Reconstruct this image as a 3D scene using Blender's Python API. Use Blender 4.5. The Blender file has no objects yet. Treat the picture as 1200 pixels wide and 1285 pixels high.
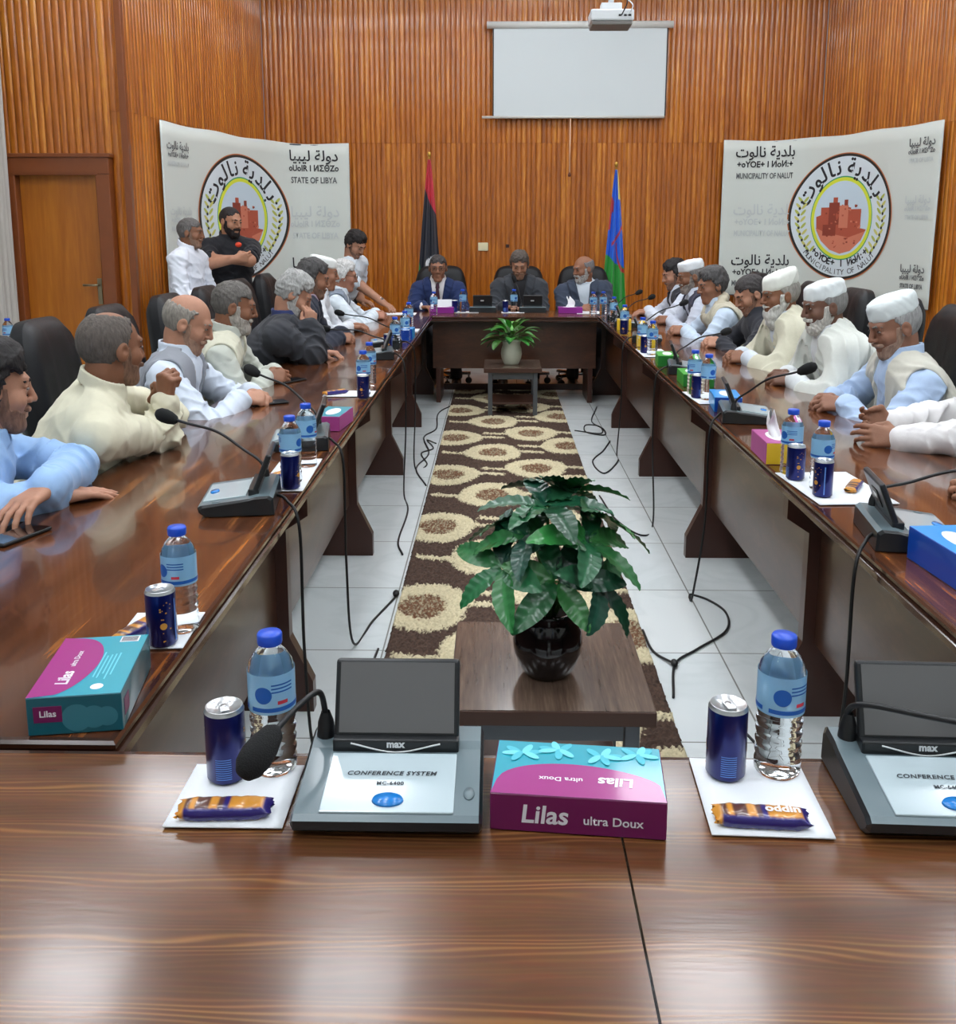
import bpy, bmesh, math, random
import numpy as np
from mathutils import Vector, Matrix, Euler
random.seed(7); RNG = np.random.default_rng(7)
SC = bpy.context.scene; COL = SC.collection
PI = math.pi

# ---------------------------------------------------------------- camera, world, lights, exposure
cam = bpy.data.cameras.new('camera'); camo = bpy.data.objects.new('camera', cam); COL.objects.link(camo)
cam.sensor_fit = 'HORIZONTAL'; cam.sensor_width = 36.0; cam.lens = 36.0
cam.shift_y = -142.5 / 1200.0; cam.clip_start = 0.05
_d = Vector((0.02, 0.1764, 0.9841))                      # the room's long axis seen from the camera
_d = Vector((24 / 1200, 215 / 1200, 1)).normalized()
_Z = Vector((0, _d.z, -_d.y)).normalized(); _X = -_d.cross(_Z)
# columns of camera matrix: camera right / up / back in world axes (X, Y=_d, Z)
right = Vector((_X.x, _d.x, _Z.x)); upv = Vector((_X.y, _d.y, _Z.y)); fwd = Vector((_X.z, _d.z, _Z.z))
M = Matrix((right, upv, -fwd)).transposed().to_4x4(); M.translation = (0, 0, 1.49)
camo.matrix_world = M
SC.camera = camo
SC.view_settings.view_transform = 'Standard'; SC.view_settings.look = 'None'
SC.view_settings.gamma = 1.0; SC.view_settings.use_curve_mapping = False
SC.view_settings.exposure = 0.0
W = bpy.data.worlds.new('world'); SC.world = W; W.use_nodes = True
W.node_tree.nodes['Background'].inputs[0].default_value = (0.75, 0.85, 1.0, 1)
W.node_tree.nodes['Background'].inputs[1].default_value = 0.35
CEIL = 4.3
LIGHT_POWER = 23.0
LIGHT_SPOTS = [(x, y) for y in (-1.0, 0.9, 2.8, 4.75, 6.6) for x in (-2.45, -0.82, 1.22, 2.9)] + [(x, 8.7) for x in (-1.5, 0.3, 2.3)]

# ---------------------------------------------------------------- helpers
def s2l(c):
    return tuple(((v / 255) / 12.92 if v / 255 <= 0.04045 else ((v / 255 + 0.055) / 1.055) ** 2.4) for v in c)
MATS = {}
def mat(name, rgb, rough=0.5, metal=0.0, coat=0.0, noise=0.0, nscale=30, bump=0.0, bscale=200, trans=0.0, ior=1.45, sheen=0.0, sss=0.0, emis=0.0, spec=0.5, stretch=(1, 1, 1)):
    if name in MATS: return MATS[name]
    m = bpy.data.materials.new(name); m.use_nodes = True; nt = m.node_tree; b = nt.nodes['Principled BSDF']
    c = s2l(rgb); b.inputs['Base Color'].default_value = (*c, 1); b.inputs['Roughness'].default_value = rough
    b.inputs['Metallic'].default_value = metal; b.inputs['Coat Weight'].default_value = coat; b.inputs['Coat Roughness'].default_value = 0.08
    b.inputs['Transmission Weight'].default_value = trans; b.inputs['IOR'].default_value = ior
    b.inputs['Specular IOR Level'].default_value = spec
    if sheen: b.inputs['Sheen Weight'].default_value = sheen
    if sss: b.inputs['Subsurface Weight'].default_value = sss; b.inputs['Subsurface Radius'].default_value = (0.01, 0.004, 0.002)
    if emis: b.inputs['Emission Color'].default_value = (*c, 1); b.inputs['Emission Strength'].default_value = emis
    if noise or bump:
        tc = nt.nodes.new('ShaderNodeTexCoord'); mp = nt.nodes.new('ShaderNodeMapping'); mp.inputs['Scale'].default_value = stretch
        nt.links.new(tc.outputs['Object'], mp.inputs[0])
    if noise:
        n = nt.nodes.new('ShaderNodeTexNoise'); n.inputs['Scale'].default_value = nscale; n.inputs['Detail'].default_value = 4
        nt.links.new(mp.outputs[0], n.inputs['Vector'])
        r = nt.nodes.new('ShaderNodeMix'); r.data_type = 'RGBA'
        r.inputs[6].default_value = (*[max(0, v * (1 - noise)) for v in c], 1); r.inputs[7].default_value = (*[min(1, v * (1 + noise)) for v in c], 1)
        nt.links.new(n.outputs['Fac'], r.inputs[0]); nt.links.new(r.outputs[2], b.inputs['Base Color'])
    if bump:
        n2 = nt.nodes.new('ShaderNodeTexNoise'); n2.inputs['Scale'].default_value = bscale; n2.inputs['Detail'].default_value = 3
        nt.links.new(mp.outputs[0], n2.inputs['Vector'])
        bp = nt.nodes.new('ShaderNodeBump'); bp.inputs['Strength'].default_value = bump; bp.inputs['Distance'].default_value = 0.004
        nt.links.new(n2.outputs['Fac'], bp.inputs['Height']); nt.links.new(bp.outputs[0], b.inputs['Normal'])
    MATS[name] = m; return m
def wood(name, dark, mid, light, stretch, nscale=6, rough=0.2, coat=0.4, coat_rough=0.06, attr=None, bump=0.05, streak=0.55, rough_var=0.0, rings=None, spec=0.5):
    m = bpy.data.materials.new(name); m.use_nodes = True; nt = m.node_tree; N = nt.nodes; K = nt.links; b = N['Principled BSDF']
    tc = N.new('ShaderNodeTexCoord'); mp = N.new('ShaderNodeMapping'); mp.inputs['Scale'].default_value = stretch
    K.new(tc.outputs['Object'], mp.inputs[0]); src = mp.outputs[0]
    if attr:
        at = N.new('ShaderNodeAttribute'); at.attribute_name = attr
        ad = N.new('ShaderNodeVectorMath'); ad.operation = 'ADD'
        sc = N.new('ShaderNodeVectorMath'); sc.operation = 'SCALE'; sc.inputs['Scale'].default_value = 30
        K.new(at.outputs['Color'], sc.inputs[0]); K.new(src, ad.inputs[0]); K.new(sc.outputs[0], ad.inputs[1]); src = ad.outputs[0]
    n = N.new('ShaderNodeTexNoise'); n.inputs['Scale'].default_value = nscale; n.inputs['Detail'].default_value = 6; n.inputs['Distortion'].default_value = 0.6
    K.new(src, n.inputs['Vector'])
    wv = N.new('ShaderNodeTexNoise'); wv.inputs['Scale'].default_value = nscale * 4.5; wv.inputs['Detail'].default_value = 3; K.new(src, wv.inputs['Vector'])
    mx = N.new('ShaderNodeMath'); mx.operation = 'MULTIPLY_ADD'; mx.inputs[1].default_value = 0.35; K.new(wv.outputs['Fac'], mx.inputs[0])
    mh = N.new('ShaderNodeMath'); mh.operation = 'MULTIPLY'; mh.inputs[1].default_value = 0.65; K.new(n.outputs['Fac'], mh.inputs[0]); K.new(mh.outputs[0], mx.inputs[2])
    fac = mx.outputs[0]
    if attr:
        a2 = N.new('ShaderNodeMath'); a2.operation = 'MULTIPLY_ADD'; a2.inputs[1].default_value = 0.16
        sp = N.new('ShaderNodeSeparateColor'); K.new(at.outputs['Color'], sp.inputs[0]); K.new(sp.outputs[0], a2.inputs[0])
        sb = N.new('ShaderNodeMath'); sb.operation = 'SUBTRACT'; sb.inputs[1].default_value = 0.08; K.new(fac, sb.inputs[0]); K.new(sb.outputs[0], a2.inputs[2]); fac = a2.outputs[0]
    if rings:
        wt = N.new('ShaderNodeTexWave'); wt.wave_type = 'BANDS'; wt.bands_direction = rings[0]; wt.inputs['Scale'].default_value = rings[1]; wt.inputs['Distortion'].default_value = rings[2]; wt.inputs['Detail'].default_value = 2; wt.inputs['Detail Scale'].default_value = 0.6
        K.new(src, wt.inputs['Vector']); wp = N.new('ShaderNodeMath'); wp.operation = 'POWER'; wp.inputs[1].default_value = 3; K.new(wt.outputs['Fac'], wp.inputs[0])
        wa = N.new('ShaderNodeMath'); wa.operation = 'MULTIPLY_ADD'; wa.inputs[1].default_value = rings[3]; K.new(wp.outputs[0], wa.inputs[0]); K.new(fac, wa.inputs[2]); fac = wa.outputs[0]
    b.inputs['Specular IOR Level'].default_value = spec
    r = N.new('ShaderNodeValToRGB'); e = r.color_ramp.elements
    e[0].position = 0.34; e[0].color = (*s2l(dark), 1); e[1].position = 0.68; e[1].color = (*s2l(light), 1)
    q = e.new(streak); q.color = (*s2l(mid), 1)
    K.new(fac, r.inputs[0]); K.new(r.outputs[0], b.inputs['Base Color'])
    b.inputs['Roughness'].default_value = rough; b.inputs['Coat Weight'].default_value = coat; b.inputs['Coat Roughness'].default_value = coat_rough
    if rough_var:
        rn = N.new('ShaderNodeTexNoise'); rn.inputs['Scale'].default_value = 5; rn.inputs['Detail'].default_value = 5; K.new(tc.outputs['Object'], rn.inputs['Vector'])
        rm = N.new('ShaderNodeMapRange'); rm.inputs[3].default_value = max(0.02, rough - rough_var); rm.inputs[4].default_value = rough + rough_var; K.new(rn.outputs['Fac'], rm.inputs[0]); K.new(rm.outputs[0], b.inputs['Roughness'])
    if bump:
        bp = N.new('ShaderNodeBump'); bp.inputs['Strength'].default_value = bump; bp.inputs['Distance'].default_value = 0.002; K.new(fac, bp.inputs['Height']); K.new(bp.outputs[0], b.inputs['Normal'])
    MATS[name] = m; return m
def attr_mat(name, attr, rough=0.6, coat=0.0, bump=0, bscale=100, sheen=0):
    m = mat(name, (128, 128, 128), rough=rough, coat=coat, bump=bump, bscale=bscale, sheen=sheen)
    a = m.node_tree.nodes.new('ShaderNodeAttribute'); a.attribute_name = attr
    m.node_tree.links.new(a.outputs['Color'], m.node_tree.nodes['Principled BSDF'].inputs['Base Color']); return m

class MB:
    """collects shapes into one mesh; mi = material slot"""
    def __init__(s): s.bm = bmesh.new(); s.mats = []
    def mi(s, m):
        if m not in s.mats: s.mats.append(m)
        return s.mats.index(m)
    def _tag(s, geom_faces, m, smooth):
        i = s.mi(m)
        for f in geom_faces: f.material_index = i; f.smooth = smooth
    def box(s, c, size, m, rot=None, bevel=0.0, seg=2, smooth=False, taper=None):
        b = bmesh.new(); bmesh.ops.create_cube(b, size=1)
        for v in b.verts:
            v.co = Vector((v.co.x * size[0], v.co.y * size[1], v.co.z * size[2]))
            if taper and v.co.z > 0: v.co.x *= taper[0]; v.co.y *= taper[1]
        if bevel: bmesh.ops.bevel(b, geom=b.edges[:], offset=bevel, segments=seg, affect='EDGES', profile=0.5)
        mt = Matrix.Translation(Vector(c)) @ (rot.to_4x4() if rot is not None else Matrix())
        s._merge(b, mt, m, smooth or False); return s
    def _merge(s, b, mt, m, smooth):
        vm = {}
        for v in b.verts: vm[v] = s.bm.verts.new(mt @ v.co)
        i = s.mi(m)
        for f in b.faces:
            try:
                nf = s.bm.faces.new([vm[v] for v in f.verts]); nf.material_index = i; nf.smooth = smooth
            except ValueError: pass
        b.free()
    def lathe(s, prof, m, c=(0, 0, 0), n=32, rot=None, smooth=True, sx=1, sy=1):
        b = bmesh.new(); rings = []
        for r, z in prof:
            if r <= 1e-6: rings.append([b.verts.new((0, 0, z))])
            else: rings.append([b.verts.new((r * sx * math.cos(2 * PI * k / n), r * sy * math.sin(2 * PI * k / n), z)) for k in range(n)])
        for A, B in zip(rings, rings[1:]):
            for k in range(n):
                k2 = (k + 1) % n
                q = [A[k % len(A)], A[k2 % len(A)], B[k2 % len(B)], B[k % len(B)]]
                q2 = []
                for v in q:
                    if v not in q2: q2.append(v)
                if len(q2) > 2: b.faces.new(q2)
        mt = Matrix.Translation(Vector(c)) @ (rot.to_4x4() if rot is not None else Matrix())
        s._merge(b, mt, m, smooth); return s
    def tube(s, pts, r, m, n=10, smooth=True, caps=True):
        b = bmesh.new(); P = [Vector(p) for p in pts]; R = r if isinstance(r, (list, tuple)) else [r] * len(P)
        up = None; rings = []
        for i, p in enumerate(P):
            t = (P[min(i + 1, len(P) - 1)] - P[max(i - 1, 0)]).normalized()
            if up is None: up = t.orthogonal().normalized()
            up = (up - t * up.dot(t)).normalized(); sd = t.cross(up)
            rings.append([b.verts.new(p + (up * math.cos(2 * PI * k / n) + sd * math.sin(2 * PI * k / n)) * R[i]) for k in range(n)])
        for A, B in zip(rings, rings[1:]):
            for k in range(n): b.faces.new([A[k], A[(k + 1) % n], B[(k + 1) % n], B[k]])
        if caps: b.faces.new(rings[0][::-1]); b.faces.new(rings[-1])
        s._merge(b, Matrix(), m, smooth); return s
    def prism(s, poly, y0, y1, m, axes='xz', smooth=False):
        """polygon in two axes extruded along the third"""
        def P(a, b, t): return {'xz': (a, t, b), 'yz': (t, a, b), 'xy': (a, b, t)}[axes]
        b = bmesh.new(); A = [b.verts.new(P(p[0], p[1], y0)) for p in poly]; B = [b.verts.new(P(p[0], p[1], y1)) for p in poly]
        n = len(poly)
        for k in range(n): b.faces.new([A[k], A[(k + 1) % n], B[(k + 1) % n], B[k]])
        b.faces.new(A[::-1]); b.faces.new(B)
        bmesh.ops.recalc_face_normals(b, faces=b.faces[:]); s._merge(b, Matrix(), m, smooth); return s
    def poly(s, pts, m):
        vs = [s.bm.verts.new(p) for p in pts]; f = s.bm.faces.new(vs); f.material_index = s.mi(m); return s
    def ellipsoid(s, c, r, m, n=20, rot=None):
        k = n // 2
        return s.lathe([(r[0] * math.sin(PI * i / k), -r[2] * math.cos(PI * i / k)) for i in range(k + 1)], m, c=c, n=n, rot=rot, sy=r[1] / r[0])
    def mesh(s, name):
        me = bpy.data.meshes.new(name); s.bm.normal_update(); bmesh.ops.triangulate(s.bm, faces=[f for f in s.bm.faces if len(f.verts) > 4]); s.bm.to_mesh(me); s.bm.free()
        for m in s.mats: me.materials.append(m)
        return me
    def build(s, name, parent=None, loc=(0, 0, 0), rz=0): return link(name, s.mesh(name), parent, loc, rz)
def link(name, me, parent=None, loc=(0, 0, 0), rz=0):
    o = bpy.data.objects.new(name, me); COL.objects.link(o); o.location = loc; o.rotation_euler = (0, 0, rz)
    if parent: o.parent = parent
    return o
def tag(o, label, cat, group=None):
    o['label'] = label; o['category'] = cat
    if group: o['group'] = group
    return o
def thing(name, label, cat, loc=(0, 0, 0), rz=0, group=None):
    o = bpy.data.objects.new(name, None); COL.objects.link(o); o.empty_display_size = 0.05; o.location = loc; o.rotation_euler = (0, 0, rz)
    return tag(o, label, cat, group)
def struct(o): o['kind'] = 'structure'; return o
def copy_tree(o, parent=None):
    c = o.copy(); COL.objects.link(c)
    if parent: c.parent = parent
    for ch in [x for x in COL.objects if x.parent == o]: copy_tree(ch, c)
    return c
def np_mesh(name, V, Q, mats, smooth=True, color=None, attr='col'):
    me = bpy.data.meshes.new(name); V = np.asarray(V, np.float32); Q = np.asarray(Q, np.int32); k = Q.shape[1]
    me.vertices.add(len(V)); me.vertices.foreach_set('co', V.ravel()); me.loops.add(Q.size); me.polygons.add(len(Q))
    me.loops.foreach_set('vertex_index', Q.ravel()); me.polygons.foreach_set('loop_start', np.arange(0, Q.size, k, dtype=np.int32))
    try: me.polygons.foreach_set('loop_total', np.full(len(Q), k, np.int32))
    except Exception: pass
    me.update(calc_edges=True)
    if smooth: me.shade_smooth()
    if color is not None:
        a = me.color_attributes.new(attr, 'FLOAT_COLOR', 'POINT'); a.data.foreach_set('color', np.c_[color, np.ones(len(V))].astype(np.float32).ravel())
    for m in mats: me.materials.append(m)
    me.validate(); return me
def grid_quads(nu, nv, wrap=False):
    a = np.arange(nu * nv).reshape(nu, nv)
    return np.stack([a[:-1, :-1], a[1:, :-1], a[1:, 1:], a[:-1, 1:]], -1).reshape(-1, 4)
def spline(pts, n=8):
    """Catmull-Rom through the points"""
    P = [Vector(p) for p in pts]; P = [P[0] * 2 - P[1]] + P + [P[-1] * 2 - P[-2]]; out = []
    for i in range(1, len(P) - 2):
        for k in range(n):
            t = k / n; a, b, c, d = P[i - 1:i + 3]
            out.append(0.5 * ((2 * b) + (c - a) * t + (2 * a - 5 * b + 4 * c - d) * t * t + (3 * b - a - 3 * c + d) * t ** 3))
    out.append(P[-2]); return out
_txt = {}
def text_mesh(body, size, m, align='CENTER', shear=0.0, space=1.0, bold=0.0, sx=1.0):
    """flat lettering as a mesh in the xy plane, centred at the origin, one vertex group of outlines"""
    c = bpy.data.curves.new('lettering', 'FONT'); c.body = body; c.size = size; c.align_x = align; c.align_y = 'CENTER'; c.shear = shear
    c.space_character = space; c.offset = bold; c.resolution_u = 3
    o = bpy.data.objects.new('lettering', c); COL.objects.link(o); dg = bpy.context.evaluated_depsgraph_get()
    me = bpy.data.meshes.new_from_object(o.evaluated_get(dg)); bpy.data.objects.remove(o); bpy.data.curves.remove(c)
    me.materials.clear(); me.materials.append(m)
    if sx != 1:
        for v in me.vertices: v.co.x *= sx
    return me
def place_text(name, body, size, m, mtx, parent, **kw):
    me = text_mesh(body, size, m, **kw); me.transform(mtx); return link(name, me, parent)
def frame(o, x, y):
    """4x4 from origin and the directions that text x and y axes take"""
    x = Vector(x).normalized(); y = Vector(y); y = (y - x * y.dot(x)).normalized(); z = x.cross(y)
    m = Matrix((x, y, z)).transposed().to_4x4(); m.translation = Vector(o); return m

# ---------------------------------------------------------------- materials
WALLWOOD = wood('varnished wall boards', (142, 74, 16), (182, 104, 28), (208, 136, 46), (14, 14, 0.8), nscale=3, rough=0.3, coat=0.7, coat_rough=0.09, attr='slat', bump=0.03)
TABLEW_Y = wood('glossy dark table laminate', (56, 29, 16), (90, 50, 27), (160, 98, 46), (11, 0.6, 9), nscale=2.2, rough=0.16, coat=0.5, coat_rough=0.05, bump=0.02, streak=0.56)
def plank_laminate(name, base, light, dark):
    """worn brown laminate: broad planks with bands of fine cathedral grain running along x"""
    m = bpy.data.materials.new(name); m.use_nodes = True; nt = m.node_tree; N = nt.nodes; K = nt.links; b = N['Principled BSDF']
    tc = N.new('ShaderNodeTexCoord'); mp = N.new('ShaderNodeMapping'); mp.inputs['Scale'].default_value = (0.75, 6, 6); K.new(tc.outputs['Object'], mp.inputs[0])
    def wave(sc, dist, ds, pw):
        w = N.new('ShaderNodeTexWave'); w.wave_type = 'BANDS'; w.bands_direction = 'Y'; w.inputs['Scale'].default_value = sc; w.inputs['Distortion'].default_value = dist; w.inputs['Detail'].default_value = 2; w.inputs['Detail Scale'].default_value = ds
        K.new(mp.outputs[0], w.inputs['Vector']); q = N.new('ShaderNodeMath'); q.operation = 'POWER'; q.inputs[1].default_value = pw; K.new(w.outputs['Fac'], q.inputs[0]); return q.outputs[0]
    ln = wave(6.2, 34, 0.34, 2.2); bd = wave(0.56, 1.6, 0.4, 4)
    ns = N.new('ShaderNodeTexNoise'); ns.inputs['Scale'].default_value = 2.0; ns.inputs['Detail'].default_value = 5; K.new(mp.outputs[0], ns.inputs['Vector'])
    fi = N.new('ShaderNodeTexNoise'); fi.inputs['Scale'].default_value = 22; fi.inputs['Detail'].default_value = 2; K.new(mp.outputs[0], fi.inputs['Vector'])
    c1 = N.new('ShaderNodeMix'); c1.data_type = 'RGBA'; c1.inputs[6].default_value = (*s2l(dark), 1); c1.inputs[7].default_value = (*s2l(base), 1)
    mr = N.new('ShaderNodeMapRange'); mr.inputs[1].default_value = 0.3; mr.inputs[2].default_value = 0.62; K.new(ns.outputs['Fac'], mr.inputs[0]); K.new(mr.outputs[0], c1.inputs[0])
    c2 = N.new('ShaderNodeMix'); c2.data_type = 'RGBA'; c2.inputs[7].default_value = (*s2l(light), 1); K.new(c1.outputs[2], c2.inputs[6])
    mu = N.new('ShaderNodeMath'); mu.operation = 'MULTIPLY'; K.new(ln, mu.inputs[0]); ad = N.new('ShaderNodeMath'); ad.operation = 'MULTIPLY_ADD'; ad.inputs[1].default_value = 0.6; ad.inputs[2].default_value = 0.06; K.new(bd, ad.inputs[0]); K.new(ad.outputs[0], mu.inputs[1]); K.new(mu.outputs[0], c2.inputs[0])
    c3 = N.new('ShaderNodeMix'); c3.data_type = 'RGBA'; c3.blend_type = 'MULTIPLY'; c3.inputs[0].default_value = 0.35; K.new(c2.outputs[2], c3.inputs[6]); K.new(fi.outputs['Color'], c3.inputs[7])
    gm = N.new('ShaderNodeGamma'); gm.inputs[1].default_value = 0.92; K.new(c3.outputs[2], gm.inputs[0]); K.new(gm.outputs[0], b.inputs['Base Color'])
    rn = N.new('ShaderNodeTexNoise'); rn.inputs['Scale'].default_value = 4; rn.inputs['Detail'].default_value = 6; K.new(tc.outputs['Object'], rn.inputs['Vector'])
    rm = N.new('ShaderNodeMapRange'); rm.inputs[3].default_value = 0.13; rm.inputs[4].default_value = 0.28; K.new(rn.outputs['Fac'], rm.inputs[0]); K.new(rm.outputs[0], b.inputs['Roughness'])
    b.inputs['Specular IOR Level'].default_value = 0.5; b.inputs['Coat Weight'].default_value = 0.12; b.inputs['Coat Roughness'].default_value = 0.1
    bp = N.new('ShaderNodeBump'); bp.inputs['Strength'].default_value = 0.05; bp.inputs['Distance'].default_value = 0.002; K.new(fi.outputs['Fac'], bp.inputs['Height']); K.new(bp.outputs[0], b.inputs['Normal'])
    return m
TABLEW_X = plank_laminate('worn glossy table laminate', (98, 58, 32), (150, 98, 50), (74, 42, 24))
PANELW = wood('dark table panel laminate', (52, 30, 20), (66, 38, 25), (80, 48, 31), (3, 3, 9), nscale=2, rough=0.3, coat=0.3, coat_rough=0.15, bump=0.0)
EDGE = mat('dark moulded table edge', (58, 32, 20), rough=0.18, coat=0.6)
LEGW = mat('mahogany leg board', (62, 32, 22), rough=0.35, coat=0.2, noise=0.15, nscale=8)
DOORW = wood('orange door veneer', (158, 88, 18), (176, 104, 26), (190, 118, 36), (6, 6, 0.5), nscale=2, rough=0.35, coat=0.3, coat_rough=0.2)
FRAMEW = mat('brown door frame', (124, 66, 32), rough=0.35, coat=0.3, noise=0.15, nscale=10)
WHITEWALL = mat('white painted plaster', (178, 180, 176), rough=0.85, noise=0.03, nscale=4)
CEILM = mat('white ceiling paint', (188, 190, 190), rough=0.9)
BLACK = mat('black plastic', (22, 23, 25), rough=0.42)
RUBBER = mat('black cable rubber', (18, 18, 19), rough=0.5)
LEATHER = mat('black leather', (20, 21, 24), rough=0.44, bump=0.2, spec=0.35, bscale=260)
CHROME = mat('chrome', (200, 200, 205), rough=0.18, metal=1)
STEEL = mat('grey metal', (96, 100, 106), rough=0.4, metal=0.6)
PAPER = mat('white paper', (232, 236, 240), rough=0.8)
TISSUE = mat('soft white tissue', (240, 242, 244), rough=0.9)

# ---------------------------------------------------------------- structure: floor, walls, ceiling
def tile_floor():
    m = bpy.data.materials.new('pale floor tiles'); m.use_nodes = True; nt = m.node_tree; N = nt.nodes; K = nt.links; b = N['Principled BSDF']
    tc = N.new('ShaderNodeTexCoord'); mp = N.new('ShaderNodeMapping'); mp.inputs['Location'].default_value = (-0.197 + 6, -3.2 + 6, 0); K.new(tc.outputs['Object'], mp.inputs[0])
    br = N.new('ShaderNodeTexBrick'); br.offset = 0; br.squash = 1; br.inputs['Scale'].default_value = 1; br.inputs['Brick Width'].default_value = 0.6; br.inputs['Row Height'].default_value = 0.6
    br.inputs['Mortar Size'].default_value = 0.003; br.inputs['Mortar Smooth'].default_value = 0.1; br.inputs['Bias'].default_value = 0
    br.inputs['Color1'].default_value = (*s2l((224, 229, 229)), 1); br.inputs['Color2'].default_value = (*s2l((218, 225, 226)), 1); br.inputs['Mortar'].default_value = (*s2l((140, 142, 138)), 1)
    K.new(mp.outputs[0], br.inputs['Vector'])
    n = N.new('ShaderNodeTexNoise'); n.inputs['Scale'].default_value = 2.2; n.inputs['Detail'].default_value = 7; n.inputs['Distortion'].default_value = 1.5; K.new(tc.outputs['Object'], n.inputs['Vector'])
    r = N.new('ShaderNodeValToRGB'); e = r.color_ramp.elements; e[0].position = 0.42; e[0].color = (1, 1, 1, 1); e[1].position = 0.5; e[1].color = (0.93, 0.94, 0.94, 1); q = e.new(0.58); q.color = (1, 1, 1, 1)
    K.new(n.outputs['Fac'], r.inputs[0])
    x = N.new('ShaderNodeMix'); x.data_type = 'RGBA'; x.blend_type = 'MULTIPLY'; x.inputs[0].default_value = 1; K.new(br.outputs['Color'], x.inputs[6]); K.new(r.outputs[0], x.inputs[7])
    K.new(x.outputs[2], b.inputs['Base Color']); b.inputs['Roughness'].default_value = 0.22; b.inputs['Coat Weight'].default_value = 0.15
    return m
struct(MB().box((0, 4.0, -0.05), (9.4, 14.4, 0.1), tile_floor()).build('floor'))
struct(MB().box((0, 4.0, CEIL + 0.05), (9.4, 14.4, 0.1), CEILM).build('ceiling'))
def slat_wall(name, p0, p1, z0=0.0, z1=CEIL, pitch=0.056, thick=0.06, seam=2.345):
    """tongue-and-groove boards between two plan points; the boards face the room on the left of p0->p1"""
    p0 = Vector((*p0, 0)); p1 = Vector((*p1, 0)); L = (p1 - p0).length; t = (p1 - p0) / L; nrm = Vector((t.y, -t.x, 0))
    n = max(1, round(L / pitch)); w = L / n
    prof = [(0.0, -0.007), (0.05, -0.006), (0.09, 0.0), (0.3, 0.002), (0.5, 0.0026), (0.7, 0.002), (0.91, 0.0), (0.95, -0.006), (1.0, -0.007)]
    V = []; Q = []; C = []
    for za, zb in ((z0, seam - 0.002), (seam + 0.002, z1)) if z0 < seam < z1 else ((z0, z1),):
        for i in range(n):
            c = RNG.random(3)
            for u, d in prof:
                p = p0 + t * ((i + u) * w) + nrm * d
                for z in (za, zb): V.append((p.x, p.y, z)); C.append(c)
            b = len(V) - 2 * len(prof)
            for k in range(len(prof) - 1): Q.append((b + 2 * k, b + 2 * k + 2, b + 2 * k + 3, b + 2 * k + 1))
    b = len(V); q0 = p0 - nrm * 0.009; q1 = p1 - nrm * 0.009; r0 = p0 - nrm * thick; r1 = p1 - nrm * thick
    for p in (q0, q1, r1, r0):
        for z in (z0, z1): V.append((p.x, p.y, z)); C.append((0.2, 0.2, 0.2))
    Q += [(b, b + 2, b + 3, b + 1), (b + 2, b + 4, b + 5, b + 3), (b + 4, b + 6, b + 7, b + 5), (b + 6, b, b + 1, b + 7), (b + 1, b + 3, b + 5, b + 7), (b, b + 6, b + 4, b + 2)]
    return struct(link(name, np_mesh(name, V, Q, [WALLWOOD], smooth=False, color=np.array(C), attr='slat')))
BL = (-2.41, 10.2); BR = (3.32, 10.2); LF = (-2.80, 7.4); RF = (3.90, 7.4)
slat_wall('wall_back', BL, BR, pitch=0.052)
slat_wall('wall_left', LF, BL, pitch=0.05)
slat_wall('wall_right', BR, RF, pitch=0.05)
slat_wall('wall_left_front', (-3.93, 7.4), (-3.75, 7.4)); slat_wall('wall_left_over_door', (-3.75, 7.4), (-2.92, 7.4), z0=2.03, seam=9)
slat_wall('wall_left_return', (-2.92, 7.4), LF)
slat_wall('wall_right_front', RF, (4.6, 7.4))
struct(MB().box((-2.80, 7.385, CEIL / 2), (0.05, 0.05, CEIL), FRAMEW, bevel=0.004).build('trim_1'))
struct(MB().box((3.86, 7.47, CEIL / 2), (0.09, 0.16, CEIL), FRAMEW, bevel=0.004).build('trim_2'))
struct(MB().box((-3.98, 2.2, CEIL / 2), (0.1, 10.8, CEIL), WHITEWALL).build('wall_left_side'))
struct(MB().box((4.65, 2.2, CEIL / 2), (0.1, 10.8, CEIL), WHITEWALL).build('wall_right_side'))
struct(MB().box((0.3, -3.05, CEIL / 2), (8.7, 0.1, CEIL), WHITEWALL).build('wall_front'))
for i, (a, b) in enumerate(((BL, BR), (LF, BL), (BR, RF))):
    a = Vector(a); b = Vector(b); t = (b - a).normalized(); nn = Vector((t.y, -t.x)); c = (a + b) / 2 + nn * 0.012
    struct(MB().box((c.x, c.y, 0.05), ((b - a).length - 0.05, 0.02, 0.1), FRAMEW, rot=Euler((0, 0, math.atan2(t.y, t.x))).to_matrix(), bevel=0.003).build('baseboard_' + ('back', 'left', 'right')[i]))
# door in the wall that faces the room
d1 = struct(bpy.data.objects.new('door_1', None)); COL.objects.link(d1); d1.location = (-3.335, 7.4, 0)
f = MB()
for s in (-1, 1): f.box((s * 0.36, -0.02, 1.0), (0.11, 0.12, 2.0), FRAMEW, bevel=0.008)
f.box((0, -0.023, 1.955), (0.836, 0.124, 0.15), FRAMEW, bevel=0.008); f.box((0, -0.055, 2.02), (0.87, 0.09, 0.03), FRAMEW, bevel=0.006)
f.box((0, -0.07, 1.885), (0.66, 0.03, 0.02), FRAMEW, bevel=0.004)
f.build('door_frame', d1)
lf = MB().box((0, 0.01, 0.945), (0.608, 0.04, 1.87), DOORW, bevel=0.004).build('door_leaf', d1)
HND = mat('dull brass', (150, 138, 112), rough=0.35, metal=0.7)
h = MB().box((0.26, -0.016, 1.0), (0.035, 0.012, 0.2), HND, bevel=0.004).tube([(0.26, -0.02, 1.05), (0.26, -0.06, 1.05), (0.24, -0.066, 1.05), (0.15, -0.066, 1.05)], 0.009, HND).build('door_handle', d1)
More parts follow.
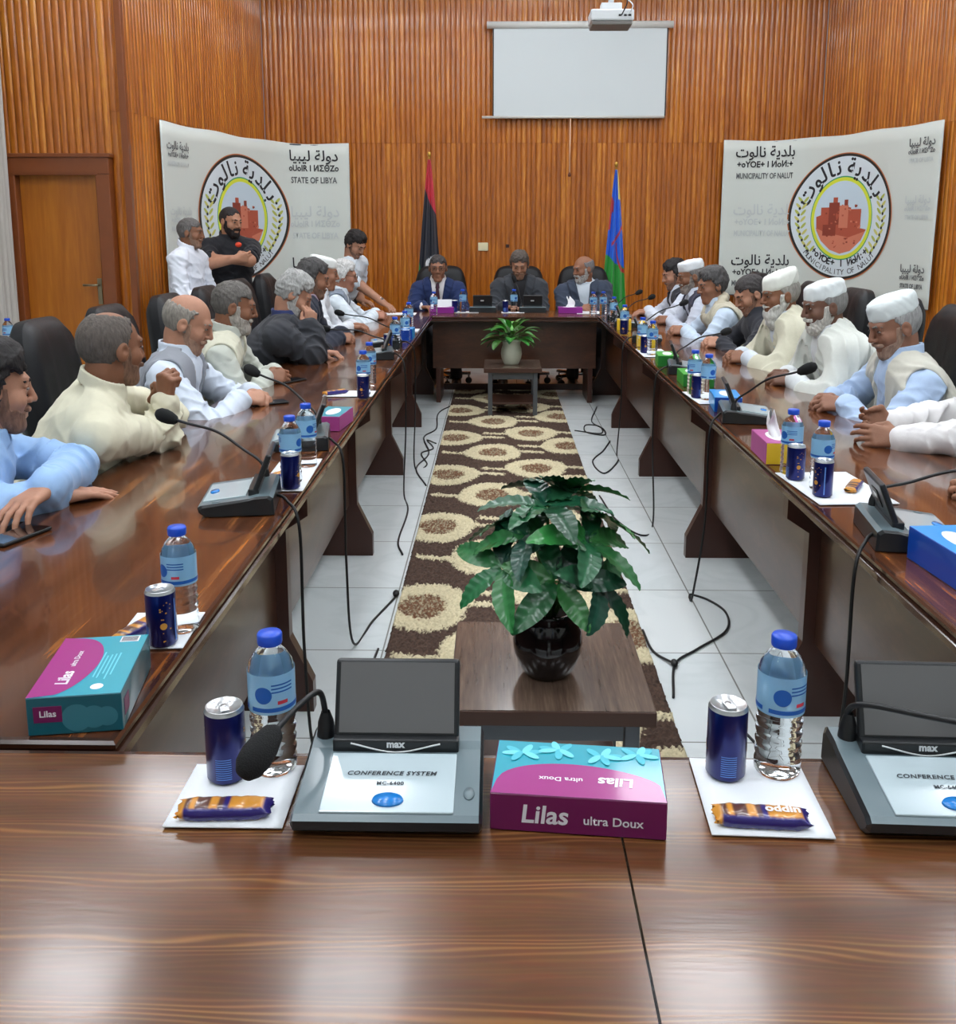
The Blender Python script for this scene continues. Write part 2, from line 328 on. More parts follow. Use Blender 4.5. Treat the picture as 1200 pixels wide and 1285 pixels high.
# curtain at the left wall
n = 90; u = np.linspace(0, 1, n); V = []
for z in np.linspace(0.05, 3.6, 12): V += [(-3.71 + 0.05 * math.sin(a * 75) + 0.012 * math.sin(a * 31 + z), 6.55 + 0.76 * a, z) for a in u]
Cm = mat('grey white curtain cloth', (186, 180, 172), rough=0.85, sheen=0.2)
cu = link('curtain', np_mesh('curtain', V, grid_quads(12, n), [Cm])); sm = cu.modifiers.new('s', 'SOLIDIFY'); sm.thickness = 0.004
tag(cu, 'pale grey curtain hanging in folds at the far left beside the door', 'curtain')
MB().tube([(-3.71, 6.45, 3.61), (-3.71, 7.33, 3.61)], 0.014, STEEL).build('curtain_rod', cu)
# ceiling lights: the lamps of the room
LAMP = mat('lamp diffuser', (246, 250, 255), emis=LIGHT_POWER)
LFR = mat('white lamp frame', (225, 225, 225), rough=0.5)
l0 = None
for (x, y) in LIGHT_SPOTS:
    if l0 is None:
        l0 = thing('ceiling_light', 'square white recessed ceiling light panel over the meeting tables', 'ceiling light', group='ceiling light panels')
        MB().box((0, 0, -0.012), (0.64, 0.64, 0.022), LFR, bevel=0.004).build('frame', l0)
        MB().box((0, 0, -0.026), (0.58, 0.58, 0.006), LAMP).build('diffuser', l0); o = l0
    else: o = copy_tree(l0)
    o.location = (x, y, CEIL - 0.001)

# ---------------------------------------------------------------- projection screen, projector, sockets
scr = thing('projection_screen', 'white pull-down projection screen on the wood back wall', 'projection screen', (0.83, 10.13, 2.6))
SCRM = mat('matt white screen cloth', (206, 214, 216), rough=0.8); SCB = mat('black screen border', (30, 30, 30), rough=0.6)
MB().tube([(-0.94, 0, 0.89), (0.93, 0, 0.89)], 0.035, mat('white screen case', (216, 218, 214), rough=0.4), n=14).build('case', scr)
MB().box((0, 0, 0.44), (1.74, 0.006, 0.87), SCRM).box((-0.875, 0, 0.44), (0.012, 0.008, 0.87), SCB).box((0.875, 0, 0.44), (0.012, 0.008, 0.87), SCB).build('screen_cloth', scr)
MB().tube([(-0.99, 0, -0.005), (0.87, 0, -0.005)], 0.014, mat('white bar', (210, 208, 200), rough=0.4)).build('bottom_bar', scr)
MB().tube([(-0.085, 0, -0.01), (-0.085, 0, -0.56)], 0.006, mat('pale pull cord', (226, 190, 160), rough=0.6)).lathe([(0, -0.6), (0.016, -0.595), (0.018, -0.575), (0.006, -0.555)], mat('cord knob', (110, 60, 40)), c=(-0.085, 0, 0), n=12).build('pull_cord', scr)
pj = thing('projector', 'white ceiling mounted projector in front of the screen', 'projector', (0.77, 6.9, 2.83))
PJM = mat('white projector shell', (212, 216, 218), rough=0.4); PJG = mat('grey projector belly', (120, 116, 112), rough=0.5)
MB().box((0, 0, 0.065), (0.29, 0.23, 0.075), PJM, bevel=0.012).build('body', pj)
MB().box((0, 0, 0.014), (0.27, 0.22, 0.026), PJG, bevel=0.006).build('underside', pj)
b = MB()
for x in (0.05, 0.085, 0.115): b.box((x, -0.115, 0.06), (0.018, 0.012, 0.012), BLACK)
b.lathe([(0.03, 0), (0.03, 0.03), (0.0, 0.03)], BLACK, c=(-0.07, 0.115, 0.06), rot=Euler((-PI / 2, 0, 0)).to_matrix(), n=16)
b.build('ports', pj)
MB().tube([(0, 0, 0.1), (0, 0, CEIL - 2.83)], 0.02, CHROME).box((0, 0, 0.13), (0.14, 0.1, 0.05), PJM, bevel=0.005).lathe([(0.06, 0), (0.06, 0.02), (0, 0.02)], PJM, c=(0, 0, CEIL - 2.853), n=20).build('ceiling_mount', pj)
MB().tube(spline([(0.06, -0.12, 0.06), (0.09, -0.16, 0.14), (0.05, -0.1, 0.25), (0.025, -0.02, 0.4)]), 0.004, RUBBER, n=6).tube(spline([(0.1, -0.12, 0.06), (0.13, -0.14, 0.12), (0.06, -0.08, 0.2), (0.03, -0.02, 0.3)]), 0.004, PJM, n=6).build('cable', pj)
so = MB().box((-0.147, 10.19, 1.287), (0.105, 0.016, 0.085), mat('cream plastic', (226, 218, 180), rough=0.4), bevel=0.005).box((-0.147, 10.18, 1.287), (0.07, 0.006, 0.05), mat('cream plastic'  , (226, 218, 180)), bevel=0.002).build('wall_socket')
tag(so, 'cream socket plate on the wood back wall', 'socket')
so2 = MB().box((0.11, 10.192, 1.295), (0.035, 0.012, 0.035), mat('dark brown box', (52, 24, 16), rough=0.5), bevel=0.003).build('wall_outlet')
tag(so2, 'small dark brown outlet on the back wall above the middle man', 'outlet')

# ---------------------------------------------------------------- conference tables
TZ = 0.75
def top_profile(w):
    """cross-section of the moulded worktop (a across, z up): both long edges stepped"""
    h = [(0, TZ), (-0.006, TZ - 0.003), (-0.008, TZ - 0.012), (-0.004, TZ - 0.015), (-0.004, TZ - 0.019), (-0.010, TZ - 0.023), (-0.011, TZ - 0.036), (-0.006, TZ - 0.042), (0.03, TZ - 0.044)]
    return h
def worktop(name, a0, a1, l0, l1, axis, parent, wm, s0=1, s1=1):
    """slab from a0..a1 across and l0..l1 along; moulded on all four sides"""
    b = MB()
    if axis == 'y': x0, x1, y0, y1 = a0, a1, l0, l1
    else: x0, x1, y0, y1 = l0, l1, a0, a1
    bw = 0.012
    b.box(((x0 + bw * s0 + x1 - bw * s1) / 2, (y0 + y1) / 2, TZ - 0.011), (x1 - x0 - bw * (s0 + s1), y1 - y0 - 2 * bw, 0.022), wm)
    prof = [(bw, 0), (0.004, -0.0005), (0.0, -0.005), (0.0, -0.012), (0.006, -0.016), (0.006, -0.020), (-0.004, -0.024), (-0.005, -0.037), (0.0, -0.043), (0.05, -0.045)]
    bm = bmesh.new(); rings = []
    for d, z in prof:
        rings.append([bm.verts.new((x, y, TZ + z)) for x, y in ((x0 + d * s0, y0 + d), (x1 - d * s1, y0 + d), (x1 - d * s1, y1 - d), (x0 + d * s0, y1 - d))])
    for A, B in zip(rings, rings[1:]):
        for k in range(4): bm.faces.new([A[(k + 1) % 4], A[k], B[k], B[(k + 1) % 4]])
    bm.faces.new(rings[-1][::-1]); bmesh.ops.recalc_face_normals(bm, faces=bm.faces[:])
    b._merge(bm, Matrix(), EDGE, False)
    return b.build(name, parent)
def leg_board(sgn, y, base, parent, xin, width):
    """I-shaped cross board standing across the table; xin = inner foot tip, sgn = outward direction"""
    w = width
    half = [(0.0, 0.0), (0.0, 0.10), (0.068, 0.245), (0.068, 0.59), (0.0, 0.635), (0.0, 0.704)]
    poly = [(xin + sgn * a, z) for a, z in half] + [(xin + sgn * (w - a), z) for a, z in half[::-1]]
    b = MB().prism(poly, y - 0.022, y + 0.022, LEGW)
    return b.build('leg', parent)
LEGY = [1.36, 2.78, 4.22, 5.67, 7.09, 8.53]
def side_table(sgn, xi, xo, label):
    t = thing('conference_table', label, 'table', (0, 0, 0))
    worktop('tabletop', min(xi, xo), max(xi, xo), 1.275, 8.66, 'y', t, TABLEW_Y)
    for y in LEGY: leg_board(sgn, y, 0, t, xi + sgn * 0.012, 0.6)
    for a, c in zip(LEGY, LEGY[1:]):
        xp = xi + sgn * 0.125
        MB().box((xp, (a + c) / 2, 0.47), (0.018, c - a - 0.046, 0.46), PANELW, bevel=0.002).build('modesty_panel', t)
    MB().box((xi + sgn * 0.3, 4.95, 0.69), (0.04, 7.1, 0.03), LEGW).build('rail', t)
    return t
side_table(-1, -0.555, -1.21, 'long dark wooden conference table along the left side of the room')
side_table(1, 0.855, 1.51, 'long dark wooden conference table along the right side, lined by men in white caps')
t = thing('conference_table', 'short dark head table across the far end, three men in suits behind it', 'table', (0, 0, 0))
worktop('tabletop', 8.0, 8.66, -0.547, 0.847, 'x', t, TABLEW_X)
MB().box((0.15, 8.11, 0.5), (1.39, 0.018, 0.4), PANELW, bevel=0.002).build('modesty_panel', t)
for x in (-0.50, 0.80): MB().box((x, 8.34, 0.352), (0.04, 0.46, 0.704), LEGW, bevel=0.003).build('leg', t)
MB().box((0.15, 8.5, 0.68), (1.26, 0.05, 0.045), LEGW).build('rail', t)
MB().box((0.15, 8.6, 0.06), (1.26, 0.025, 0.055), LEGW).build('foot_rail', t)
for x0, x1, lab in ((-1.40, 0.155, 'nearest dark worn table module, left of the seam, with the turquoise and purple tissue box'), (0.158, 1.75, 'nearest dark worn table module, right of the seam, with a paper sheet and biscuit')):
    t = thing('conference_table', lab, 'table', (0, 0, 0))
    worktop('tabletop', 0.58, 1.255, x0, x1, 'x', t, TABLEW_X, s0=int(x0 < 0), s1=int(x0 > 0))
    for x in (x0 + 0.1, x1 - 0.1): MB().box((x, 0.92, 0.352), (0.045, 0.56, 0.704), LEGW, bevel=0.003).build('leg', t)
    MB().box(((x0 + x1) / 2, 1.08, 0.47), (x1 - x0 - 0.25, 0.018, 0.46), PANELW).build('modesty_panel', t)

# ---------------------------------------------------------------- rug (shag pile with rings)
def rug():
    x0, x1, y0, y1 = -0.39, 0.548, 1.75, 8.83; h = 0.0062
    X = np.arange(x0, x1 + h / 2, h); Y = np.arange(y0, y1 + h / 2, h); gx, gy = np.meshgrid(X, Y, indexing='ij')
    jx = gx + RNG.normal(0, 0.006, gx.shape); jy = gy + RNG.normal(0, 0.008, gx.shape)
    brown = np.array(s2l((72, 54, 44))); cream = np.array(s2l((206, 194, 160))); rust = np.array(s2l((112, 76, 52)))
    c = np.empty(gx.shape + (3,)); c[:] = brown
    c *= RNG.uniform(0.65, 1.35, gx.shape)[..., None]
    P = 1.02; ringm = np.zeros(gx.shape, bool); core = np.zeros(gx.shape, bool); rows = []
    for cx, off in ((-0.29, 5.60), (-0.022, 5.16), (0.25, 5.76), (0.49, 5.36)):
        for k in range(-5, 5):
            cy = off + k * P
            if not y0 - 0.3 < cy < y1 + 0.3: continue
            r = np.hypot((jx - cx) / 0.185, (jy - cy) / 0.235); a = np.arctan2(jy - cy, jx - cx)
            r2 = r * (1 + 0.05 * np.sin(3 * a + cx * 9 + k))
            ringm |= (r2 < 1.0); core |= (r2 < 0.52)
            ln = (np.abs(jy - cy - 0.03 * np.sin((jx - cx) * 9)) < 0.022) & (np.abs(jx - cx) < 0.34); ringm |= ln
    c[ringm] = cream * RNG.uniform(0.75, 1.1, ringm.sum())[:, None]
    sp = RNG.random(core.sum()); cc = np.where(sp[:, None] < 0.72, rust, cream * 0.6) * RNG.uniform(0.6, 1.2, core.sum())[:, None]; c[core] = cc
    z = 0.016 + RNG.uniform(-0.006, 0.008, gx.shape) + np.where(ringm & ~core, 0.004, 0)
    z[0, :] = z[-1, :] = 0.001; z[:, 0] = z[:, -1] = 0.001
    V = np.stack([gx + RNG.normal(0, 0.0016, gx.shape), gy + RNG.normal(0, 0.0016, gx.shape), z], -1).reshape(-1, 3)
    m = attr_mat('shag rug pile', 'pile', rough=0.95)
    o = link('rug', np_mesh('rug', V, grid_quads(*gx.shape), [m], smooth=False, color=c.reshape(-1, 3), attr='pile'))
    return tag(o, 'brown shag runner rug with cream rings down the middle of the floor', 'rug')
rug()

# ---------------------------------------------------------------- coffee tables and pot plants
CTOP = wood('coffee table grey walnut', (74, 58, 48), (98, 80, 68), (116, 98, 84), (14, 1.0, 6), nscale=3, rough=0.22, coat=0.35, coat_rough=0.12, bump=0)
CEDGE = mat('coffee table edge', (70, 46, 36), rough=0.4)
def coffee_table(x0, x1, y0, y1, z, label):
    t = thing('coffee_table', label, 'coffee table', ((x0 + x1) / 2, (y0 + y1) / 2, 0.024)); w = x1 - x0; d = y1 - y0; z -= 0.024
    MB().box((0, 0, z - 0.02), (w, d, 0.036), CEDGE, bevel=0.003).box((0, 0, z - 0.001), (w - 0.006, d - 0.006, 0.002), CTOP).build('tabletop', t)
    for sx in (-1, 1):
        for sy in (-1, 1): MB().box((sx * (w / 2 - 0.05), sy * (d / 2 - 0.05), (z - 0.038) / 2), (0.035, 0.035, z - 0.038), STEEL, bevel=0.003).build('leg', t)
    MB().box((0, -d / 2 + 0.05, z - 0.07), (w - 0.14, 0.02, 0.05), STEEL).box((0, d / 2 - 0.05, z - 0.07), (w - 0.14, 0.02, 0.05), STEEL).box((0, 0, 0.09), (w - 0.1, d - 0.1, 0.014), CEDGE, bevel=0.003).build('frame', t)
coffee_table(-0.108, 0.368, 2.02, 2.52, 0.405, 'low square coffee table in front of the nearest table, under the dark plant pot')
coffee_table(-0.10, 0.355, 7.40, 7.90, 0.405, 'low coffee table far down the rug, under the pale vase')
def leaf_geo(base, dirv, up, L, w, droop, V, Q, C, col, pleat=0.0, fold=0.25):
    nu, nv = 31, 7; d = Vector(dirv).normalized(); u = Vector(up); u = (u - d * u.dot(d)).normalized(); s = d.cross(u)
    b0 = len(V); p = Vector(base); ang = 0.0
    for i in range(nu):
        t = i / (nu - 1); hw = w * 0.5 * (math.sin(PI * min(1, t * 0.96 + 0.02)) ** 0.75) * (1 - 0.25 * t) * 1.12
        dd = d * math.cos(ang) - u * math.sin(ang); nn = u * math.cos(ang) + d * math.sin(ang)
        for j in range(nv):
            q = (j / (nv - 1) - 0.5) * 2
            z = abs(q) * hw * fold + pleat * math.sin(t * 46 - abs(q) * 4) * (0.3 + abs(q)) * 0.5
            V.append(tuple(p + s * (q * hw) + nn * z))
            vein = 1.28 if abs(q) < 0.2 else (1.08 if math.sin(t * 46 - abs(q) * 4) > 0.6 else 1.0)
            C.append([c * vein * (0.9 + 0.1 * t) for c in col])
        p = p + dd * (L / (nu - 1)); ang += droop / (nu - 1)
    for i in range(nu - 1):
        for j in range(nv - 1):
            a = b0 + i * nv + j; Q.append((a, a + 1, a + nv + 1, a + nv))
LEAFM = attr_mat('glossy green leaf', 'leaf', rough=0.32, coat=0.15)
def plant(label, loc, potm, pot_prof, clusters, cols, mode, soil_z, soil_r):
    t = thing('potted_plant', label, 'potted plant', loc)
    MB().lathe(pot_prof, potm, n=40).build('pot', t)
    MB().lathe([(0, soil_z), (soil_r, soil_z - 0.001)], mat('dark soil', (40, 30, 24), rough=0.95), n=24).build('soil', t)
    V = []; Q = []; C = []; sb = MB(); gm = mat('green plant stem', (70, 110, 50), rough=0.5)
    for cl in clusters:
        c = Vector(cl[:3]); dirn = Vector(cl[3:6]).normalized(); n = cl[6]; L = cl[7]
        if mode == 'palm':
            sb.tube(spline([(c.x * 0.12, c.y * 0.12, soil_z), (c.x * 0.45, c.y * 0.45, (soil_z + c.z) * 0.58), tuple(c)], 5), [0.006 - 0.003 * k / 10 for k in range(11)], gm, n=7)
            side = dirn.orthogonal().normalized(); sd2 = dirn.cross(side)
            for k in range(n):
                a = 2 * PI * k / n + random.uniform(-.2, .2) + cl[8]
                o = side * math.cos(a) + sd2 * math.sin(a)
                dv = (o * 0.95 + dirn * 0.28)
                leaf_geo(c + o * 0.006, dv, dirn, L * random.uniform(.9, 1.2), L * random.uniform(0.38, 0.46), random.uniform(0.5, 0.95), V, Q, C, [x * random.uniform(.75, 1.25) for x in random.choice(cols)], pleat=0.003)
        else:
            for k in range(n):
                a = 2 * PI * k / n * 1.0 + random.uniform(-.25, .25) + cl[8]; el = cl[9] + random.uniform(-.15, .15)
                o = Vector((math.cos(a) * math.cos(el), math.sin(a) * math.cos(el), math.sin(el)))
                tip = c + o * (0.06 + 0.06 * random.random())
                sb.tube([tuple(c), tuple((c + tip) / 2 + Vector((0, 0, .012))), tuple(tip)], 0.003, gm, n=6)
                leaf_geo(tip, o + Vector((0, 0, -0.1)), (0, 0, 1), L * random.uniform(.8, 1.2), L * random.uniform(0.4, 0.5), random.uniform(0.6, 1.1), V, Q, C, [x * random.uniform(.7, 1.35) for x in random.choice(cols)], fold=0.3)
    sb.build('stems', t)
    link('foliage', np_mesh('foliage', V, Q, [LEAFM], color=np.array(C), attr='leaf'), t)
gl = [s2l((36, 96, 56)), s2l((30, 84, 54)), s2l((46, 112, 60)), s2l((22, 66, 44))]
potd = [(0, 0), (0.052, 0.0), (0.058, 0.006), (0.07, 0.025), (0.083, 0.06), (0.086, 0.085), (0.082, 0.115), (0.07, 0.14), (0.064, 0.155), (0.066, 0.165), (0.06, 0.168), (0.056, 0.155)]
cl = [(-0.005, 0.00, 0.425, 0.0, -0.15, 1, 6, 0.155, 0.2), (-0.11, -0.05, 0.29, -0.55, -0.55, 0.7, 6, 0.15, 0.5), (0.015, -0.09, 0.27, 0.05, -0.8, 0.65, 6, 0.14, 0.0), (0.09, -0.03, 0.35, 0.5, -0.3, 0.8, 6, 0.155, 0.9),
      (0.11, 0.05, 0.39, 0.55, 0.2, 0.8, 6, 0.15, 0.3), (-0.05, 0.07, 0.37, -0.3, 0.4, 0.85, 6, 0.15, 0.7), (0.11, -0.07, 0.26, 0.7, -0.5, 0.5, 5, 0.14, 0.4), (-0.05, -0.03, 0.36, -0.3, -0.35, 0.85, 5, 0.13, 1.1), (0.04, 0.1, 0.43, 0.1, 0.5, 0.9, 6, 0.15, 0.1)]
plant('dark green broad-leaved plant in a glossy black round pot on the near coffee table', (0.128, 2.215, 0.405), mat('black glazed pot', (22, 16, 18), rough=0.12, coat=0.6), potd, cl, gl, 'palm', 0.15, 0.06)
vase = [(0, 0), (0.055, 0.0), (0.062, 0.01), (0.078, 0.05), (0.084, 0.085), (0.08, 0.125), (0.07, 0.155), (0.072, 0.18), (0.078, 0.188), (0.07, 0.186), (0.064, 0.16)]
gl2 = [s2l((74, 140, 52)), s2l((58, 124, 50)), s2l((96, 156, 70)), s2l((40, 98, 44))]
cl2 = [(0, 0, 0.19, 0, 0, 1, 16, 0.15, 0.1, 0.2), (0, 0, 0.2, 0, 0, 1, 14, 0.15, 0.4, 0.6), (0, 0, 0.2, 0, 0, 1, 9, 0.13, 0.9, 1.05)]
plant('bright green leafy plant in a pale ribbed vase on the far coffee table', (0.118, 7.62, 0.405), mat('pale stoneware vase', (196, 200, 180), rough=0.4, noise=0.12, nscale=40, stretch=(1, 1, 0.3)), vase, cl2, gl2, 'rosette', 0.17, 0.06)

# ---------------------------------------------------------------- banners
DARK = mat('black print', (36, 36, 42), rough=0.7); FADED = mat('faded grey print', (194, 200, 200), rough=0.7); MIDG = mat('grey print', (96, 98, 100), rough=0.7)
def arab(*words): return ' '.join(words)[::-1]
BLD = '\uFE91\uFEE0\uFEAA\uFEF3\uFE94'; NAL = '\uFEE7\uFE8E\uFEDF\uFEEE\uFE95'; DWL = '\uFEA9\uFEED\uFEDF\uFE94'; LIB = '\uFEDF\uFEF4\uFE92\uFEF4\uFE8E'
def disc(cx, cy, r, ry, z, m, n=96, r_in=0.0, rin_y=None):
    a = np.linspace(0, 2 * PI, n, endpoint=False); k = max(2, int(abs(r - r_in) / 0.022)); V = []
    rin_y = r_in if rin_y is None else rin_y
    for i in range(k + 1):
        t = i / k; V += [(cx + (r_in + (r - r_in) * t) * math.cos(q), cy + (rin_y + (ry - rin_y) * t) * math.sin(q), z) for q in a]
    Q = [(i * n + j, (i + 1) * n + j, (i + 1) * n + (j + 1) % n, i * n + (j + 1) % n) for i in range(k) for j in range(n)]
    return np_mesh('disc', V, Q, [m], smooth=False)
def merge_meshes(items):
    bm = bmesh.new(); mats = []
    for me in items:
        off = []
        for m in me.materials:
            if m not in mats: mats.append(m)
            off.append(mats.index(m))
        n0 = len(bm.faces); bm.from_mesh(me); bm.faces.ensure_lookup_table()
        for f in bm.faces[n0:]: f.material_index = off[f.material_index] if f.material_index < len(off) else 0
        bpy.data.meshes.remove(me)
    out = bpy.data.meshes.new('print'); bm.to_mesh(out); bm.free()
    for m in mats: out.materials.append(m)
    return out
def txt(s, x, y, size, m, z=0.002, rot=0.0, sx=1.0, **kw):
    me = text_mesh(s, size, m, sx=sx, **kw); me.transform(Matrix.Translation((x, y, z)) @ Matrix.Rotation(rot, 4, 'Z')); return me
def poly2(pts, m, z):
    me = bpy.data.meshes.new('poly'); me.from_pydata([(x, y, z) for x, y in pts], [], [tuple(range(len(pts)))]); me.materials.append(m); return me
TIFN = '+oYOE+ I \u0418o\u0418:+'; TIFL = 'oUoIR I \u0418\u03A3\u0398Zo'
def seal(cx, cy, R):
    it = []; z = 0.0015
    it.append(disc(cx, cy, R, R, z, mat('orange ring print', (190, 110, 60), rough=0.7)))
    it.append(disc(cx, cy, R * .985, R * .985, z + .0006, mat('black ring print', (40, 34, 30), rough=0.7)))
    it.append(disc(cx, cy, R * .945, R * .945, z + .0012, mat('pale seal print', (212, 222, 228), rough=0.7)))
    ic = cy - R * .02
    it.append(disc(cx, ic, R * .60, R * .66, z + .0018, mat('green ring print', (60, 160, 110), rough=0.7)))
    it.append(disc(cx, ic, R * .585, R * .64, z + .0022, mat('yellow ring print', (214, 222, 60), rough=0.7)))
    it.append(disc(cx, ic, R * .53, R * .585, z + .0026, mat('sky print', (196, 214, 226), rough=0.7)))
    # old mud-brick fortress on a hill, as printed
    br = [mat('red brick print', (176, 84, 62), rough=.7), mat('dark brick print', (138, 60, 44), rough=.7), mat('light brick print', (206, 122, 96), rough=.7)]
    r = R * .5; zz = z + .0032
    def P(l): return [(cx + a * r, ic + b * r) for a, b in l]
    it.append(poly2(P([(-.98, .05), (-.95, -.38), (-.75, -.72), (-.4, -1.0), (0, -1.12), (.4, -1.02), (.8, -.68), (.98, -.35), (.7, -.3), (.75, .2), (.2, .25), (-.5, .2)]), br[0], zz))
    it.append(poly2(P([(-.98, -.3), (-.6, -.45), (.3, -.6), (.95, -.4), (.8, -.68), (.4, -1.02), (0, -1.12), (-.4, -1.0), (-.75, -.72)]), br[2], zz + .0004))
    for i, (x0, x1, y0, y1) in enumerate(((-.8, -.5, -.1, .35), (-.5, -.1, -.2, .5), (-.35, -.18, .5, .66), (-.1, .25, -.3, .4), (.08, .22, .4, .58), (.25, .75, -.3, .28), (-.7, -.2, -.55, -.2))):
        it.append(poly2(P([(x0, y0), (x1, y0), (x1, y1), (x0, y1)]), br[(0, 1, 0, 2, 1, 0, 1)[i]], zz + .0008 + i * .0002))
    rnd = random.Random(3)
    for i in range(46):
        a = rnd.uniform(-.75, .7); b = rnd.uniform(-.85, .38); it.append(poly2(P([(a, b), (a + .07, b), (a + .07, b + .05), (a, b + .05)]), br[i % 3], zz + .0026))
    # ring lettering
    chars = (NAL[::-1], BLD[::-1])
    for seq, angs in ((NAL[::-1], (152, 131.5, 119.5, 110, 98)), (BLD[::-1], (80, 68, 54, 42, 27))):
        for ch, a in zip(seq, angs):
            a = math.radians(a); rr = R * .775
            it.append(txt(ch, cx + rr * math.cos(a), cy + rr * math.sin(a), R * .34, DARK, z=z + .003, rot=a - PI / 2, bold=.004))
    s = TIFN.replace(' ', ' ')
    for k, ch in enumerate(s):
        if ch == ' ': continue
        a = math.radians(227 + 86 * k / (len(s) - 1)); it.append(txt(ch, cx + R * .735 * math.cos(a), cy + R * .735 * math.sin(a), R * .15, DARK, z=z + .003, rot=a + PI / 2, bold=.003))
    s = 'MUNICIPALITY OF NALUT'
    for k, ch in enumerate(s):
        if ch == ' ': continue
        a = math.radians(222 + 96 * k / (len(s) - 1)); it.append(txt(ch, cx + R * .875 * math.cos(a), cy + R * .875 * math.sin(a), R * .125, DARK, z=z + .003, rot=a + PI / 2))
    lg = [mat('olive leaf print', (176, 184, 90), rough=.7), mat('yellow leaf print', (200, 196, 110), rough=.7)]
    for sd in (-1, 1):
        for k in range(9):
            a = math.radians(-42 + 62 * k / 8); rr = R * .79; px = cx + sd * rr * math.cos(a); py = cy + rr * math.sin(a)
            for q in (-1, 1):
                me = disc(0, 0, R * .065, R * .022, 0, lg[k % 2], n=14); me.transform(Matrix.Translation((px + q * R * .05, py + R * .02, z + .003 + .0003 * q)) @ Matrix.Rotation(PI / 2 - q * .75, 4, 'Z')); it.append(me)
            me = disc(px + sd * R * .03, py - R * .02, R * .02, R * .024, z + .0042, DARK, n=12); it.append(me)
    me = merge_meshes(it); bm = bmesh.new(); bm.from_mesh(me); bmesh.ops.triangulate(bm, faces=[f for f in bm.faces if len(f.verts) > 4])
    for _ in range(4):
        es = [e for e in bm.edges if e.calc_length() > 0.045]
        if es: bmesh.ops.subdivide_edges(bm, edges=es, cuts=1)
    bm.to_mesh(me); bm.free(); return me
def banner(label, path, z0, z1, seal_s, seal_z, seal_r, seal_sx, blocks):
    P = spline([(x, y, 0) for x, y in path], 10); S = [0.0]
    for a, b in zip(P, P[1:]): S.append(S[-1] + (b - a).length)
    S = np.array(S); PX = np.array([p.x for p in P]); PY = np.array([p.y for p in P])
    def mp(s, zz, d):
        x = np.interp(s, S, PX); y = np.interp(s, S, PY); e = 0.03
        tx = np.interp(s + e, S, PX) - np.interp(s - e, S, PX); ty = np.interp(s + e, S, PY) - np.interp(s - e, S, PY); l = np.hypot(tx, ty)
        d = d + 0.006 * np.sin(s * 4.1) * np.sin(zz * 2.3 + s)
        return x + ty / l * d, y - tx / l * d, zz
    t = thing('banner', label, 'banner', (0, 0, 0))
    ns, nz = 80, 14; s, zz = np.meshgrid(np.linspace(0.001, S[-1] - 0.001, ns), np.linspace(z0, z1, nz), indexing='ij')
    sag = 0.012 * np.sin(s / S[-1] * PI * 3) ** 2 * (zz - z0) / (z1 - z0)
    x, y, zq = mp(s.ravel(), (zz - sag).ravel(), 0.0)
    cl = link('cloth', np_mesh('cloth', np.c_[x, y, zq], grid_quads(ns, nz), [mat('white vinyl banner', (206, 212, 206), rough=0.55, coat=0.1)]), t)
    so = cl.modifiers.new('s', 'SOLIDIFY'); so.thickness = 0.003; so.offset = 1
    so.offset = -1 
    def bend(me, name):
        co = np.empty(len(me.vertices) * 3, np.float32); me.vertices.foreach_get('co', co); co = co.reshape(-1, 3)
        x, y, z = mp(co[:, 0], co[:, 1], co[:, 2] + 0.0035); me.vertices.foreach_set('co', np.c_[x, y, z].astype(np.float32).ravel()); me.update(); me.name = name; return link(name, me, t)
    sm = seal(0, 0, seal_r); sm.transform(Matrix.Translation((seal_s, seal_z, 0)) @ Matrix.Diagonal((seal_sx, 1, 1, 1))); bend(sm, 'printed_seal')
    for (text, s0, zc, size, m, sx) in blocks: bend(txt(text, s0, zc, size, m, sx=sx, bold=0.002), 'lettering')
    MB().tube([mp(q, z0, -0.015)[:2] + (z0,) for q in np.linspace(0.03, S[-1] - 0.03, 14)], 0.010, STEEL, n=8).tube([mp(q, z1 - 0.02, -0.015)[:2] + (z1 - 0.02,) for q in np.linspace(0.03, S[-1] - 0.03, 14)], 0.008, STEEL, n=8).build('frame', t)
    for q in (0.12, S[-1] * .37, S[-1] * .64, S[-1] - 0.12):
        a = mp(q, z0, -0.03); MB().tube([(a[0], a[1], 0.0), (a[0], a[1], z1 - .03)], 0.011, STEEL, n=8).build('pole', t)
A2 = arab(BLD, NAL); D2 = arab(DWL, LIB)
def block(kind, s, z, sc, m, m2):
    if kind == 'n': return [(A2, s, z, .145 * sc, m, .92), (TIFN, s, z - .12 * sc, .085 * sc, m, .9), ('MUNICIPALITY OF NALUT', s, z - .235 * sc, .078 * sc, m2, .62)]
    return [(D2, s, z, .145 * sc, m, 1.0), (TIFL, s, z - .12 * sc, .085 * sc, m, .9), ('STATE OF LIBYA', s, z - .24 * sc, .085 * sc, m2, .78)]
bR = block('n', .42, 2.235, 1, DARK, MIDG) + block('n', .42, 1.66, 1, FADED, FADED) + block('n', .42, 1.15, 1, DARK, MIDG)
bR += block('s', 2.34, 2.20, .62, MIDG, FADED) + block('s', 2.34, 1.72, .62, FADED, FADED) + block('s', 2.34, 1.13, .62, MIDG, MIDG)
banner('white banner with round castle seal in the right corner behind the capped men', [(2.30, 10.06), (2.75, 10.03), (3.03, 9.87), (3.23, 9.55), (3.40, 9.15), (3.53, 8.7), (3.665, 8.2)], .80, 2.36, 1.34, 1.585, .60, 1.12, bR)
bL = block('s', 2.42, 2.20, 1, DARK, MIDG) + block('s', 2.42, 1.64, 1, FADED, FADED) + block('s', 2.42, 1.12, 1, DARK, MIDG)
